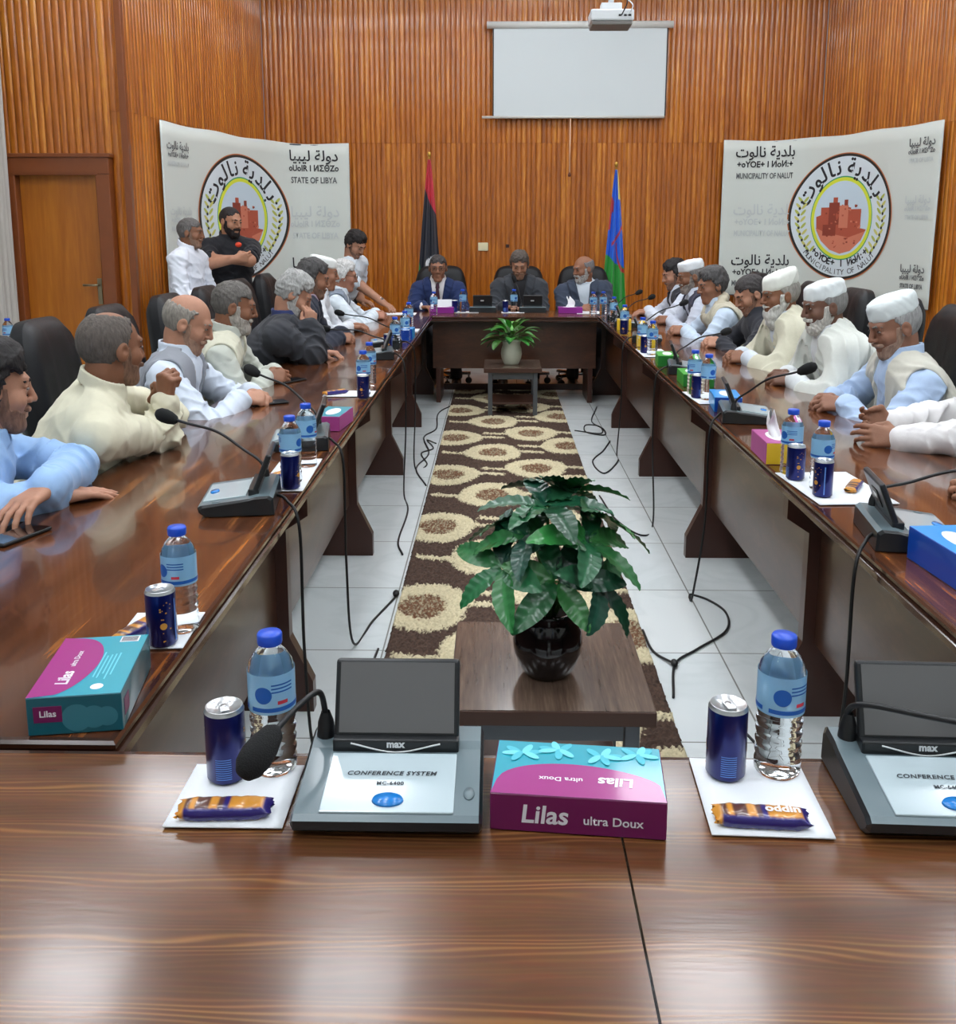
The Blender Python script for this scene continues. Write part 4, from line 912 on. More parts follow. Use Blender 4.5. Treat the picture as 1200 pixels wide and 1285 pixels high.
for x, y, lab in ((-0.600, 2.705, 'nearer bottle of the pair behind the first left microphone'), (-0.592, 2.90, 'farther bottle of the pair behind the first left microphone'), (-0.592, 4.19, 'nearer bottle of the pair in the middle of the left table'), (-0.605, 4.5, 'farther bottle of the pair in the middle of the left table'),
                  (-0.62, 5.80, 'nearest bottle of the far group on the left table'), (-0.60, 6.23, 'bottle between the far microphone and blue box on the left table'), (-0.64, 6.95, 'bottle standing past the blue box on the left table'), (-0.535, 8.12, 'bottle at the left corner of the head table')):
    bottle(x, y, lab, random.uniform(0, 6))
napkin(-0.62, 2.8, .13, .38, 2, 'white napkin under the pair of bottles behind the first left microphone'); napkin(-0.66, 4.22, .22, .15, 0, 'white napkin under the middle pair on the left table'); napkin(-0.64, 6.9, .15, .2, 0, 'white napkin under the bottle past the blue box')
for x, y, lab in ((-0.587, 2.636, 'navy can in front of the pair of bottles on the left table'), (-0.582, 4.10, 'navy can in front of the middle bottle pair on the left table'), (-0.64, 6.84, 'navy can beside the bottle past the blue box'), (-0.655, 5.72, 'navy can of the far group on the left table')):
    can(x, y, lab, random.uniform(0, 6))
biscuit(-0.66, 2.72, 60, 'wrapped biscuit beside the first pair of bottles on the left table', detail=False); biscuit(-0.72, 4.2, 40, 'wrapped biscuit on the middle napkin of the left table', detail=False)
tissue_box(-0.615, 3.53, 84, (0.2, .1, .055), (TEAL, PINKC, PINKC), 'pink and turquoise tissue box behind the second left microphone', tissue='flat')
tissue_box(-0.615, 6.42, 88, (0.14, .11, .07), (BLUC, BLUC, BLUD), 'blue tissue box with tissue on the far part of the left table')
# head table
for x, y, lab in ((-0.30, 8.43, 'bottle to the right of the man in the blue suit'), (0.15, 8.43, 'bottle in front of the middle man at the head table'), (0.815, 8.12, 'left bottle of the two at the right corner of the head table'), (0.905, 8.17, 'right bottle of the two at the right corner of the head table')): bottle(x, y, lab, random.uniform(0, 6))
for x, y, lab in ((-0.37, 8.41, 'navy can beside the man in the blue suit'), (0.075, 8.40, 'navy can in front of the middle man')): can(x, y, lab)
napkin(-0.27, 8.42, .22, .14, 0, 'white napkin under the bottle beside the blue suit'); napkin(0.14, 8.4, .2, .14, 0, 'white napkin in front of the middle man')
mic_unit(-0.125, 8.48, 180, None, 'closed conference microphone left of the middle man at the head table'); mic_unit(0.315, 8.48, 180, neck_to(.315, 8.48, 180, .149, 8.56, 1.05), 'conference microphone with raised gooseneck before the middle man')
tissue_box(-0.48, 8.38, 0, (0.21, .11, .052), (PURC, PURC, MAGD), 'purple tissue box before the man in the blue suit', tissue='flat'); tissue_box(0.64, 8.38, 0, (0.21, .11, .052), (PURC, PURC, MAGD), 'purple tissue box before the grey-bearded man at the head table')
sh = MB().box((0, 0, 0), (0.15, 0.003, 0.105), PAPER).build('document', None, (-0.475, 8.52, TZ + 0.056)); sh.rotation_euler = (-.35, 0, 0); tag(sh, 'white sheet of paper held up before the blue-suited man', 'paper')
o = MB().box((0, 0, 0.0015), (0.21, 0.28, 0.002), PAPER).build('document', None, (0.80, 8.42, TZ + 0.001)); tag(o, 'white paper lying before the grey-bearded man', 'paper')
o = MB().box((0, 0, 0.0015), (0.3, 0.21, 0.002), PAPER).build('document', None, (-0.85, 8.25, TZ + 0.001)); tag(o, 'white paper under the hand of the leaning man', 'paper')
# right table
for x, y, h_, lab in ((0.99, 2.235, (1.36, 2.30, .905), 'nearest conference microphone on the right table, behind the blue tissue box'), (0.975, 3.70, (1.139, 3.44, .992), 'conference microphone on the right table with foam tip before the striped vest man'), (0.985, 4.93, (1.27, 5.25, .93), 'conference microphone on the right table standing by green box'),
                      (0.99, 6.30, (1.297, 6.6, .984), 'conference microphone on the right table past the yellow box'), (0.99, 7.25, (1.235, 7.6, .951), 'farther conference microphone on the right table'), (1.0, 7.8, (1.208, 8.1, .956), 'farthest conference microphone on the right table')):
    mic_unit(x, y, 82, neck_to(x, y, 82, *h_), lab)
for x, y, lab in ((0.892, 2.835, 'farther bottle of the pair near the front of the right table'), (0.925, 2.66, 'nearer bottle of the pair near the front of the right table'), (0.884, 4.24, 'farther bottle of the pair behind the second right microphone'), (0.915, 4.10, 'nearer bottle of the pair behind the second right microphone'),
                  (0.885, 5.80, 'farther bottle of the pair by the yellow box'), (0.91, 5.58, 'nearer bottle of the pair by the yellow box'), (0.90, 6.75, 'single bottle between the two yellow boxes'), (0.92, 7.55, 'bottle past the far yellow box')):
    bottle(x, y, lab, random.uniform(0, 6))
for x, y, lab in ((0.885, 2.765, 'navy can beside the farther front bottle on the right table'), (0.905, 2.585, 'navy can before the nearer front bottle on the right table'), (0.878, 4.14, 'navy can by the bottle pair behind the second right microphone'), (0.88, 5.66, 'navy can by the bottles next to the yellow box'), (0.885, 6.66, 'navy can beside the single bottle between yellow boxes')): can(x, y, lab, random.uniform(0, 6))
napkin(0.97, 2.68, .22, .34, 4, 'white napkin with biscuit near the front of the right table'); napkin(0.93, 4.15, .16, .3, 3, 'white napkin under the pair behind the second right microphone'); napkin(0.93, 5.67, .16, .36, 0, 'white napkin under bottles by the yellow box')
biscuit(1.02, 2.66, 60, 'orange and purple wrapped biscuit by the front bottles on the right table', detail=False); biscuit(1.0, 4.2, 50, 'wrapped biscuit behind the second right microphone', detail=False)
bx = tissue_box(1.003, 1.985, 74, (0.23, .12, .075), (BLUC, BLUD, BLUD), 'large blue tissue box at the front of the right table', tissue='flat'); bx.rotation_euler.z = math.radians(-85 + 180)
tissue_box(0.905, 3.06, 88, (0.21, .1, .07), (PINKC, PINKC, YELC), 'pink and yellow tissue box with tissue behind the front bottles'); tissue_box(0.95, 3.93, 84, (0.2, .11, .06), (BLUC, BLUC, BLUD), 'blue tissue box beside the second right microphone', tissue='flat')
tissue_box(0.93, 4.55, 88, (0.2, .1, .06), (GRNC, GRNC, GRND), 'green tissue box nearer to the bottles on the right table', tissue='flat'); tissue_box(0.93, 5.2, 85, (0.2, .11, .06), (GRNC, GRNC, GRND), 'green tissue box beside the third right microphone', tissue='flat')
tissue_box(0.94, 6.02, 80, (0.13, .11, .075), (YELC, YELC, YELC), 'nearer yellow tissue box with tissue on the right table'); tissue_box(0.93, 7.0, 85, (0.13, .1, .075), (YELC, YELC, YELC), 'farther yellow tissue box on the right table', tissue='flat')

for x, y, z, d, lab in ((-0.965, 3.985, TZ + .001, 30, 'dark phone in the hands of the bald man in the grey waistcoat'), (-1.0, 4.58, TZ + .001, 60, 'dark phone before the grey-haired man in the cream jacket'), (-1.16, 2.20, TZ + .001, 70, 'dark phone under the hand of the man in light blue')):
    ph = MB().box((0, 0, .0045), (.15, .072, .008), BLACK, bevel=.0035).box((0, 0, .0088), (.142, .066, .0006), mat('phone glass', (12, 13, 16), rough=.06, coat=.5)).build('phone', None, (x, y, z), math.radians(d)); tag(ph, lab, 'phone')

# ---------------------------------------------------------------- cables
def cable(pts, label, r=0.0045, cat='cable', ends=None):
    o = MB().tube(spline(pts, 10), r, RUBBER, n=7)
    if ends:
        for e, rr in ends: o.ellipsoid(e, (rr, rr * 1.6, rr), RUBBER, n=12)
    return tag(o.build('microphone_cable'), label, cat, 'black microphone cables')
F0 = 0.006
def drop(sg, xe, y, yu, fl, label, ends=None):
    """from the back of a unit over the inner table edge down to the floor"""
    xb = xe + sg * -0.02
    cable([(xe + sg * .05, yu, TZ + .028), (xe + sg * .005, (y + yu) / 2, TZ + .02), (xe - sg * .035, y, TZ - .05), (xe - sg * .035, y + .01, .35)] + fl, label, ends=ends)
drop(-1, -0.555, 2.42, 2.5, [(-.50, 2.45, .03), (-.45, 2.7, F0), (-.42, 3.2, F0)], 'black cable hanging from the first left microphone to the floor')
drop(-1, -0.555, 3.15, 3.22, [(-.51, 3.2, .03), (-.47, 3.45, F0), (-.408, 3.69, F0)], 'black cable from the second left microphone to the rug edge', ends=[((-.408, 3.70, .016), .014)])
drop(-1, -0.555, 5.35, 5.45, [(-.52, 5.2, .03), (-.47, 4.9, F0), (-.47, 4.4, F0), (-.43, 4.2, F0)], 'black cable falling from the middle of the left table')
drop(-1, -0.555, 6.0, 6.02, [(-.51, 5.8, .02), (-.44, 5.9, F0), (-.5, 6.2, F0), (-.43, 6.35, F0), (-.49, 6.6, F0), (-.42, 6.5, F0)], 'looped black cable on the tiles left of the rug')
cable([(-.36, 8.0, F0), (-.47, 7.6, F0), (-.45, 7.0, F0), (-.52, 6.7, F0), (-.45, 6.2, F0), (-.5, 5.8, F0), (-.41, 5.4, F0)], 'wavy black cable lying between left table and rug')
drop(1, 0.855, 2.1, 2.2, [(.80, 2.2, .05), (.78, 2.5, F0), (.72, 2.75, F0)], 'thick black cable from the nearest right microphone')
drop(1, 0.855, 3.62, 3.7, [(.79, 3.66, .03), (.80, 3.74, F0), (.86, 3.68, F0), (.90, 3.55, F0), (.86, 3.38, F0), (.72, 3.22, F0), (.62, 3.1, F0), (.57, 2.86, F0)], 'long black cable winding over the tiles right of the rug', ends=[((.615, 3.09, .014), .013)])
cable([(.615, 3.09, .012), (.56, 3.2, F0), (.545, 3.35, .02)], 'short black cable end by the rug edge')
drop(1, 0.855, 4.9, 4.93, [(.80, 4.7, .02), (.72, 4.5, F0), (.62, 4.75, F0), (.58, 5.2, F0)], 'black cable from the third right microphone to the rug')
drop(1, 0.855, 6.2, 6.3, [(.80, 6.2, .02), (.78, 6.0, F0), (.66, 5.7, F0), (.62, 6.0, F0), (.72, 6.3, F0), (.80, 6.6, F0)], 'black cable looping right of the far rug')
cable([(.84, 7.9, F0), (.74, 7.3, F0), (.80, 7.0, F0), (.78, 6.8, F0), (.66, 6.9, F0), (.68, 7.15, F0), (.78, 7.1, F0), (.76, 6.85, F0), (.58, 6.95, F0)], 'coiled black cable on the far tiles')

# ---------------------------------------------------------------- people: bodies and clothes as smooth surfaces
class Field:
    """signed distance samples on a box grid, meshed with surface nets"""
    def __init__(s, lo, hi, h):
        s.h = h; s.lo = np.array(lo, np.float32); n = np.ceil((np.array(hi) - s.lo) / h).astype(int) + 1
        s.ax = [s.lo[i] + h * np.arange(n[i], dtype=np.float32) for i in range(3)]; s.f = np.full(n, 0.06, np.float32)
    def put(s, fn, lo, hi, k=0.02, op='u'):
        pad = k + 2.5 * s.h + 0.01; sl = []
        for i in range(3):
            a = max(0, int((lo[i] - pad - s.lo[i]) / s.h)); b = min(s.f.shape[i], int((hi[i] + pad - s.lo[i]) / s.h) + 2)
            if b <= a: return s
            sl.append(slice(a, b))
        X = s.ax[0][sl[0]][:, None, None]; Y = s.ax[1][sl[1]][None, :, None]; Z = s.ax[2][sl[2]][None, None, :]
        d = fn(X, Y, Z); g = s.f[tuple(sl)]
        if op == 'u': h = np.maximum(k - np.abs(g - d), 0) / max(k, 1e-6); s.f[tuple(sl)] = np.minimum(g, d) - h * h * k * .25
        elif op == 's': h = np.maximum(k - np.abs(g + d), 0) / max(k, 1e-6); s.f[tuple(sl)] = np.maximum(g, -d) + h * h * k * .25
        else: s.f[tuple(sl)] = np.maximum(g, d)
        return s
    def rc(s, a, b, ra, rb, k=0.02, op='u'):
        a = np.array(a, float); b = np.array(b, float); ab = b - a; L = max(1e-9, float(ab @ ab)); r = max(ra, rb)
        def fn(X, Y, Z):
            t = np.clip(((X - a[0]) * ab[0] + (Y - a[1]) * ab[1] + (Z - a[2]) * ab[2]) / L, 0, 1)
            return np.sqrt((X - a[0] - t * ab[0]) ** 2 + (Y - a[1] - t * ab[1]) ** 2 + (Z - a[2] - t * ab[2]) ** 2) - (ra + (rb - ra) * t)
        return s.put(fn, np.minimum(a, b) - r, np.maximum(a, b) + r, k, op)
    def flat(s, a, b, ra, rb, e, q, k=0.04):
        """capsule squeezed along the unit vector e by the factor q"""
        a = np.array(a, float); b = np.array(b, float); e = np.array(e, float); ab = b - a; be = ab @ e; ab = ab + e * be * (1 / q - 1); L = float(ab @ ab); r = max(ra, rb)
        def fn(X, Y, Z):
            x, y, z = X - a[0], Y - a[1], Z - a[2]; de = (x * e[0] + y * e[1] + z * e[2]) * (1 / q - 1); x = x + de * e[0]; y = y + de * e[1]; z = z + de * e[2]
            t = np.clip((x * ab[0] + y * ab[1] + z * ab[2]) / L, 0, 1); return (np.sqrt((x - t * ab[0]) ** 2 + (y - t * ab[1]) ** 2 + (z - t * ab[2]) ** 2) - (ra + (rb - ra) * t)) * (0.5 + 0.5 * q)
        return s.put(fn, np.minimum(a, b) - r, np.maximum(a, b) + r, k)
    def wrinkle(s, amp, fr=1.0, seed=0.0, band=0.03, zlo=None):
        m = np.abs(s.f) < band; i, j, k = np.nonzero(m)
        x, y, z = s.ax[0][i] * fr + seed, s.ax[1][j] * fr + seed * 2, s.ax[2][k] * fr
        u = x * 19 + 2.2 * np.sin(z * 13 + y * 6) + 1.4 * np.sin(y * 17 + seed); v = y * 21 + 2.0 * np.sin(x * 14 - z * 9); w = z * 24 + 2.4 * np.sin(x * 9 + y * 11)
        n = (1 - np.abs(np.sin(u * .8 + w * .5))) * .9 + (1 - np.abs(np.sin(v * .7 - w * .45 + 1))) * .9 + .5 * np.sin(u * .6 + v * .5) + 0.35 * np.sin(w * 2.1 + u)
        s.f[i, j, k] -= amp * (n - .75); return s
    def mesh(s, name, mats, base, clip=None):
        f = s.f; ins = f < 0
        c = ins[:-1, :-1, :-1].astype(np.int8)
        tot = sum(ins[a:ins.shape[0] - 1 + a, b:ins.shape[1] - 1 + b, d:ins.shape[2] - 1 + d].astype(np.int8) for a in (0, 1) for b in (0, 1) for d in (0, 1))
        I, J, K = np.nonzero((tot > 0) & (tot < 8)); acc = np.zeros((len(I), 3), np.float32); cnt = np.zeros(len(I), np.float32)
        cor = [(a, b, d) for a in (0, 1) for b in (0, 1) for d in (0, 1)]
        val = {q: f[I + q[0], J + q[1], K + q[2]] for q in cor}
        for q in cor:
            for ax in range(3):
                if q[ax]: continue
                r = list(q); r[ax] = 1; r = tuple(r); va, vb = val[q], val[r]; m = (va < 0) != (vb < 0); t = np.where(m, va / np.where(va == vb, 1, va - vb), 0)
                p = np.array(q, np.float32)[None] + 0; p = np.repeat(p, len(I), 0); p[:, ax] = t; acc[m] += p[m]; cnt[m] += 1
        V = (np.stack([I, J, K], 1) + acc / cnt[:, None]) * s.h + s.lo; idx = np.full(tot.shape, -1, np.int32); idx[I, J, K] = np.arange(len(I)); Q = []
        for ax in range(3):
            sa = [slice(1, -1)] * 3; sa[ax] = slice(0, -1); sb = list(sa); sb[ax] = slice(1, None)
            a = ins[tuple(sa)]; b = ins[tuple(sb)]; i, j, k = np.nonzero(a != b); fl = a[i, j, k]; p = [i + (ax != 0), j + (ax != 1), k + (ax != 2)]; u, v = [(1, 2), (2, 0), (0, 1)][ax]
            def at(du, dv):
                w = [x.copy() for x in p]; w[u] -= du; w[v] -= dv; return idx[w[0], w[1], w[2]]
            q = np.stack([at(1, 1), at(0, 1), at(0, 0), at(1, 0)], 1); q[~fl] = q[~fl][:, ::-1]; Q.append(q)
        Q = np.concatenate(Q); Q = Q[(Q >= 0).all(1)]
        return np_mesh(name, V - np.array(base, np.float32), Q, mats)
def vv(*a): return np.array(a, float)
def nrm(v): v = np.asarray(v, float); return v / max(1e-9, np.linalg.norm(v))
def head_frame(yaw, pitch, roll=0.0):
    """rows: head-right, head-forward, head-up in room axes; yaw 0 = facing +x, pitch > 0 = looking down"""
    y, p = math.radians(yaw), math.radians(pitch); f = vv(math.cos(y) * math.cos(p), math.sin(y) * math.cos(p), -math.sin(p)); r = vv(math.sin(y), -math.cos(y), 0); u = np.cross(r, f)
    a = math.radians(roll); r2 = r * math.cos(a) + u * math.sin(a); u2 = u * math.cos(a) - r * math.sin(a); return np.array([r2, f, u2])
def ell(x, y, z, c, r):
    a, b, d = (x - c[0]), (y - c[1]), (z - c[2]); k0 = np.sqrt((a / r[0]) ** 2 + (b / r[1]) ** 2 + (d / r[2]) ** 2); k1 = np.sqrt((a / r[0] ** 2) ** 2 + (b / r[1] ** 2) ** 2 + (d / r[2] ** 2) ** 2) + 1e-9
    return k0 * (k0 - 1) / k1
def smn(a, b, k): h = np.maximum(k - np.abs(a - b), 0) / k; return np.minimum(a, b) - h * h * k * .25
def smx(a, b, k): return -smn(-a, -b, k)
def seg(x, y, z, a, b, ra, rb):
    a = vv(*a); b = vv(*b); ab = b - a; L = ab @ ab; t = np.clip(((x - a[0]) * ab[0] + (y - a[1]) * ab[1] + (z - a[2]) * ab[2]) / L, 0, 1)
    return np.sqrt((x - a[0] - t * ab[0]) ** 2 + (y - a[1] - t * ab[1]) ** 2 + (z - a[2] - t * ab[2]) ** 2) - (ra + (rb - ra) * t)
def skull(x, y, z, wide=1.0, full=0.0):
    ax = np.abs(x); d = ell(ax, y, z, (0, -.012, .028), (.074 * wide, .095, .088))
    d = smn(d, ell(ax, y, z, (0, .028, -.048), ((.056 + full) * wide, .062, .068)), .035); d = smn(d, seg(ax, y, z, (0, .074, -.098), (.018, .066, -.096), .019, .019), .025)
    return smn(d, seg(ax, y, z, (.040, .058, -.022), (.044, .05, -.02), .023, .02), .02)
def face(x, y, z, wide=1.0, full=0.0, nose=1.0):
    ax = np.abs(x); d = skull(x, y, z, wide, full)
    d = smn(d, seg(ax, y, z, (0, .083, .031), (.036, .074, .032), .0125, .0115), .014)
    d = smx(d, -(np.sqrt((ax - .033) ** 2 + (y - .100) ** 2 + (z - .012) ** 2) - .0165), .012); d = smn(d, seg(ax, y, z, (.024, .0835, .0175), (.044, .0765, .0165), .0052, .005), .006); d = smn(d, seg(ax, y, z, (.024, .0835, .003), (.044, .076, .004), .0045, .004), .006)
    d = smn(d, seg(ax, y, z, (0, .088, .022), (0, .1045 + .004 * nose, -.020), .0075, .0105 * nose), .012); d = smn(d, np.sqrt((ax - .0120) ** 2 + (y - .096) ** 2 + (z + .025) ** 2) - .0080, .008)
    d = smn(d, seg(ax, y, z, (0, .092, -.0555), (.020, .083, -.058), .0065, .0045), .008); d = smn(d, seg(ax, y, z, (0, .090, -.068), (.016, .083, -.066), .007, .005), .008)
    d = smx(d, -seg(ax, y, z, (0, .1015, -.0615), (.022, .090, -.0620), .0035, .0025), .004)
    e = ell(ax, y - .35 * (ax - .078), z, (.079, -.008, -.004), (.010, .021, .032)); e = smx(e, -(np.sqrt((ax - .094) ** 2 + (y + .002) ** 2 + (z - .002) ** 2) - .0125), .006)
    return smn(d, e, .008)
SKIN = {}
def skin(rgb):
    if rgb not in SKIN: SKIN[rgb] = mat('skin tone %d' % len(SKIN), rgb, rough=0.56, noise=0.16, nscale=34, bump=0.12, bscale=160, sss=0.06)
    return SKIN[rgb]
HAIRM = {}
def hairm(rgb):
    if rgb not in HAIRM: HAIRM[rgb] = mat('hair %d' % len(HAIRM), rgb, rough=0.7, noise=0.75, nscale=110, bump=1.0, bscale=160, stretch=(1, 1, .3))
    return HAIRM[rgb]
CLO = {}
def cloth(rgb, kind='cotton'):
    if (rgb, kind) not in CLO: CLO[rgb, kind] = mat('%s cloth %d' % (kind, len(CLO)), rgb, rough=0.85, noise=0.06, nscale=60, bump=0.12, bscale=700 if kind == 'cotton' else 380, sheen=0.1)
    return CLO[rgb, kind]
EYEM = bpy.data.materials.new('eye'); EYEM.use_nodes = True
def _eye():
    nt = EYEM.node_tree; b = nt.nodes['Principled BSDF']; b.inputs['Roughness'].default_value = .15; tc = nt.nodes.new('ShaderNodeTexCoord'); sp = nt.nodes.new('ShaderNodeVectorMath'); sp.operation = 'MULTIPLY'; sp.inputs[1].default_value = (1, 0, 1)
    ln = nt.nodes.new('ShaderNodeVectorMath'); ln.operation = 'LENGTH'; r = nt.nodes.new('ShaderNodeValToRGB'); e = r.color_ramp; e.interpolation = 'CONSTANT'; e.elements[0].color = (.012, .006, .004, 1); e.elements[1].position = .0068; e.elements[1].color = (.20, .16, .14, 1)
    nt.links.new(tc.outputs['Object'], sp.inputs[0]); nt.links.new(sp.outputs[0], ln.inputs[0]); nt.links.new(ln.outputs['Value'], r.inputs[0]); nt.links.new(r.outputs[0], b.inputs['Base Color'])
_eye()
def ik(S, Wp, l1, l2, pole):
    d = Wp - S; L = np.linalg.norm(d); 
    if L > l1 + l2 - .012: k = L / (l1 + l2 - .012); l1 *= k; l2 *= k
    L = max(L, abs(l1 - l2) + .02); a = (l1 * l1 - l2 * l2 + L * L) / (2 * L); h = math.sqrt(max(1e-6, l1 * l1 - a * a)); n = nrm(d); p = nrm(pole - n * (pole @ n)); return S + n * a + p * h
def hand(F, Wp, D, Np, side, curl=.35, spread=.08, thumb=.5, sc=1.0, k=.004):
    """five-fingered hand: wrist, pointing direction, palm normal; side +1 = right"""
    D = nrm(D); Np = nrm(np.asarray(Np) - D * (np.asarray(Np) @ D)); T = np.cross(D, Np) * side      # towards the thumb
    P = lambda a, b, c: Wp + (D * a + T * b + Np * c) * sc
    F.rc(P(-.03, 0, 0), P(.012, 0, 0), .027 * sc, .026 * sc, .02)
    offs = [.030, .010, -.010, -.028]; kn = [.088, .092, .087, .078]; lens = [(.040, .026, .020), (.045, .029, .021), (.041, .027, .020), (.032, .021, .018)]
    for o, q in zip(offs, kn): F.rc(P(.01, o * .55, .001), P(q, o, -.002), .0165 * sc, .0118 * sc, .014)
    for i, (o, q, ls) in enumerate(zip(offs, kn, lens)):
        p = P(q, o, -.002); ang = 0.0; sp = spread * (1.5 - i)
        for j, l in enumerate(ls):
            ang += curl * (0.85, 1.25, .8)[j] * (1 + .08 * (i - 1)); dirn = D * math.cos(ang) + Np * math.sin(ang) + T * sp * math.cos(ang); q2 = p + nrm(dirn) * l * sc; F.rc(p, q2, (.0098, .0088, .0078)[j] * sc, (.0088, .0078, .0068)[j] * sc, k); p = q2
    a = P(.022, .02, .006); b = P(.048, .043 + .008 * (1 - thumb), .012 + .012 * thumb); c = P(.078, .046 - .012 * thumb, .016 + .022 * thumb); e = P(.102, .040 - .022 * thumb, .018 + .028 * thumb)
    F.rc(a, b, .0165 * sc, .0125 * sc, .012); F.rc(b, c, .0118 * sc, .0102 * sc, .006); F.rc(c, e, .0102 * sc, .0082 * sc, .005)
def person(label, pelvis, yaw, head, hyaw, hpitch, L=None, R=None, skin_c=(150, 104, 78), hair=None, hair_c=(60, 54, 50), beard=None, beard_c=(150, 146, 140), cap=None, top=None, over=None, over_c=None, collar=True, tie=None, glasses=False,
           legs='sit', trousers=(44, 42, 46), res=.0065, bw=1.0, belly=0.0, hs=1.0, roll=0.0, full=0.0, fold=.008, sleeves='long', scarf=None, lean=None, watch=None, knee=None, extra=None, elbows=None, shd=None, neckb=None):
    """L / R: dict(w=wrist, d=pointing, n=palm normal, curl, thumb, pole)"""
    H = vv(*head); Pv = vv(*pelvis); hf = head_frame(hyaw, hpitch, roll); y = math.radians(yaw); fw = vv(math.cos(y), math.sin(y), 0); lf = vv(-math.sin(y), math.cos(y), 0)
    base = vv(Pv[0], Pv[1], 0)
    hb = H + (hf[1] * -.022 + hf[2] * -.075) * hs
    NB = H - vv(0, 0, .160) * hs - fw * .040 if neckb is None else vv(*neckb)
    U = nrm(NB - Pv); Fp = nrm(fw - U * (fw @ U)); Lf = np.cross(U, Fp) * 1.0; Lf = nrm(Lf); CH = Pv + (NB - Pv) * .66
    S = {'L': NB - U * .050 + Lf * .178 * bw + Fp * .01, 'R': NB - U * .050 - Lf * .178 * bw + Fp * .01}
    if shd:
        for k_, v_ in shd.items(): S[k_] = S[k_] + vv(*v_)
    A = {}
    for s, spec in (('L', L), ('R', R)):
        if spec is None: spec = dict(w=Pv + fw * .3 + Lf * (.18 if s == 'L' else -.18) + vv(0, 0, .06), d=fw, n=(0, 0, -1))
        w = vv(*spec['w']); pole = vv(*spec.get('pole', tuple((-fw * .55 + vv(0, 0, -.12) + (Lf if s == 'L' else -Lf) * .75) if w[2] < .9 and legs == 'sit' else (-fw * .35 + vv(0, 0, -1) + (Lf if s == 'L' else -Lf) * .5))))
        e = vv(*spec['e']) if 'e' in spec else ik(S[s], w, .295, .26, pole); A[s] = (S[s], e, w, spec)
    pts = np.array([Pv, NB, H, S['L'], S['R'], A['L'][1], A['L'][2], A['R'][1], A['R'][2]]); lo = pts.min(0) - .23; hi = pts.max(0) + .23; lo[2] = Pv[2] - .16; hi[2] = max(H[2] + .17, pts[:, 2].max() + .15)
    def torso(F, off, k=.05, arms=True):
        F.flat(Pv, Pv + (CH - Pv) * .55, .155 * bw + off, .150 * bw + off, Fp, .74, k)
        F.flat(Pv + (CH - Pv) * .5, CH + U * .02, .152 * bw + off, .165 * bw + off, Fp, .66, k); F.flat(CH, NB - U * .06, .165 * bw + off, .10 * bw + off, Fp, .62, k)
        if belly: b = Pv + (NB - Pv) * .28 + Fp * (.05 + belly * .5); F.flat(b - U * .06, b + U * .09, .12 * bw + belly * .4 + off, .105 * bw + off, Fp, .85, .06)
        F.rc(S['L'] - Lf * .015, S['R'] + Lf * .015, .062 + off, .062 + off, .05)
        axn0 = nrm(hb - NB); n2 = NB + (hb - NB) * .40
        for s in 'LR': F.rc(n2 - axn0 * .012, S[s] - U * .008, .040 + off, .050 + off, .035)
    def folds(F, amp, arms=True):
        m = np.abs(F.f) < .03; i, j, k = np.nonzero(m); Q = np.stack([F.ax[0][i], F.ax[1][j], F.ax[2][k]], 1); q = Q - NB; l = q @ Lf; u = q @ U; f = q @ Fp; sd = sum(head) * 3
        rg = lambda p_: (1 - np.abs(np.sin(p_))) ** 1.6 - .3
        n = .75 * rg(26 * (u * .95 + .55 * np.abs(l - .03)) + 1.6 * np.sin(10 * l + sd) + 1.3 * np.sin(9 * f + 5 * u)) * np.clip(-u * 6, .1, 1) + .45 * rg(17 * l + 9 * u + 2 * np.sin(12 * u + sd))
        if arms:
            for s in 'LR':
                a, e, w, sp = A[s]
                for a0, b0, sg in ((a, e, -1), (w, e, -1)):
                    ab = b0 - a0; Ln = np.linalg.norm(ab); t = np.clip((Q - a0) @ ab / Ln ** 2, 0, 1); c = a0 + t[:, None] * ab; d = Q - c; r = np.linalg.norm(d, axis=1); s_ = (1 - t) * Ln
                    an = d @ np.array([31., 17., 23.]); nn = rg(s_ * 46 + 1.2 * np.sin(an + sd) + an * .35) * (np.exp(-(s_ / .13) ** 2) + .28); n = np.where((r < .10) & (t > .12), nn, n)
        F.f[i, j, k] -= amp * n
    def arm(F, s, off, end=1.0, k=.02, loose=0.0):
        a, e, w, sp = A[s]; F.rc(a, e, .056 * bw + off, .045 + off + loose, k)
        if end > 0: F.rc(e, e + (w - e) * end, .045 + off + loose, .030 + off + (.0 if end > .99 else .006) + loose * .6, k)
    sk = skin(skin_c)
    # --- body: one continuous surface of trunk, neck, head, arms and hands
    F = Field(lo, hi, res); torso(F, -.012)
    for s in 'LR': arm(F, s, 0.0 if sleeves == 'short' else -.007)
    F.rc(NB - U * .04, hb + hf[2] * .02 * hs, .060, .056 * hs, .03)
    def hd(fn):
        def g(X, Y, Z):
            a, b, c = (X - H[0]) / hs, (Y - H[1]) / hs, (Z - H[2]) / hs
            return fn(a * hf[0, 0] + b * hf[0, 1] + c * hf[0, 2], a * hf[1, 0] + b * hf[1, 1] + c * hf[1, 2], a * hf[2, 0] + b * hf[2, 1] + c * hf[2, 2]) * hs
        return g
    F.put(hd(lambda x, y, z: face(x, y, z, 1.0, full)), H - .15, H + .15, .02)
    for s, sg in (('L', -1), ('R', 1)):
        a, e, w, sp = A[s]; hand(F, w, sp['d'], sp['n'], sg, sp.get('curl', .4), sp.get('spread', .08), sp.get('thumb', .5))
    body = link('person', F.mesh('person', [sk], base), None, tuple(base)); tag(body, label, 'person'); del F
    def part(name, F, m, par=None): return link(name, F.mesh(name, [m], base), par or body)
    hl, hh = H - .2 * hs, H + .2 * hs; hr = .0036 if res < .0058 else .005
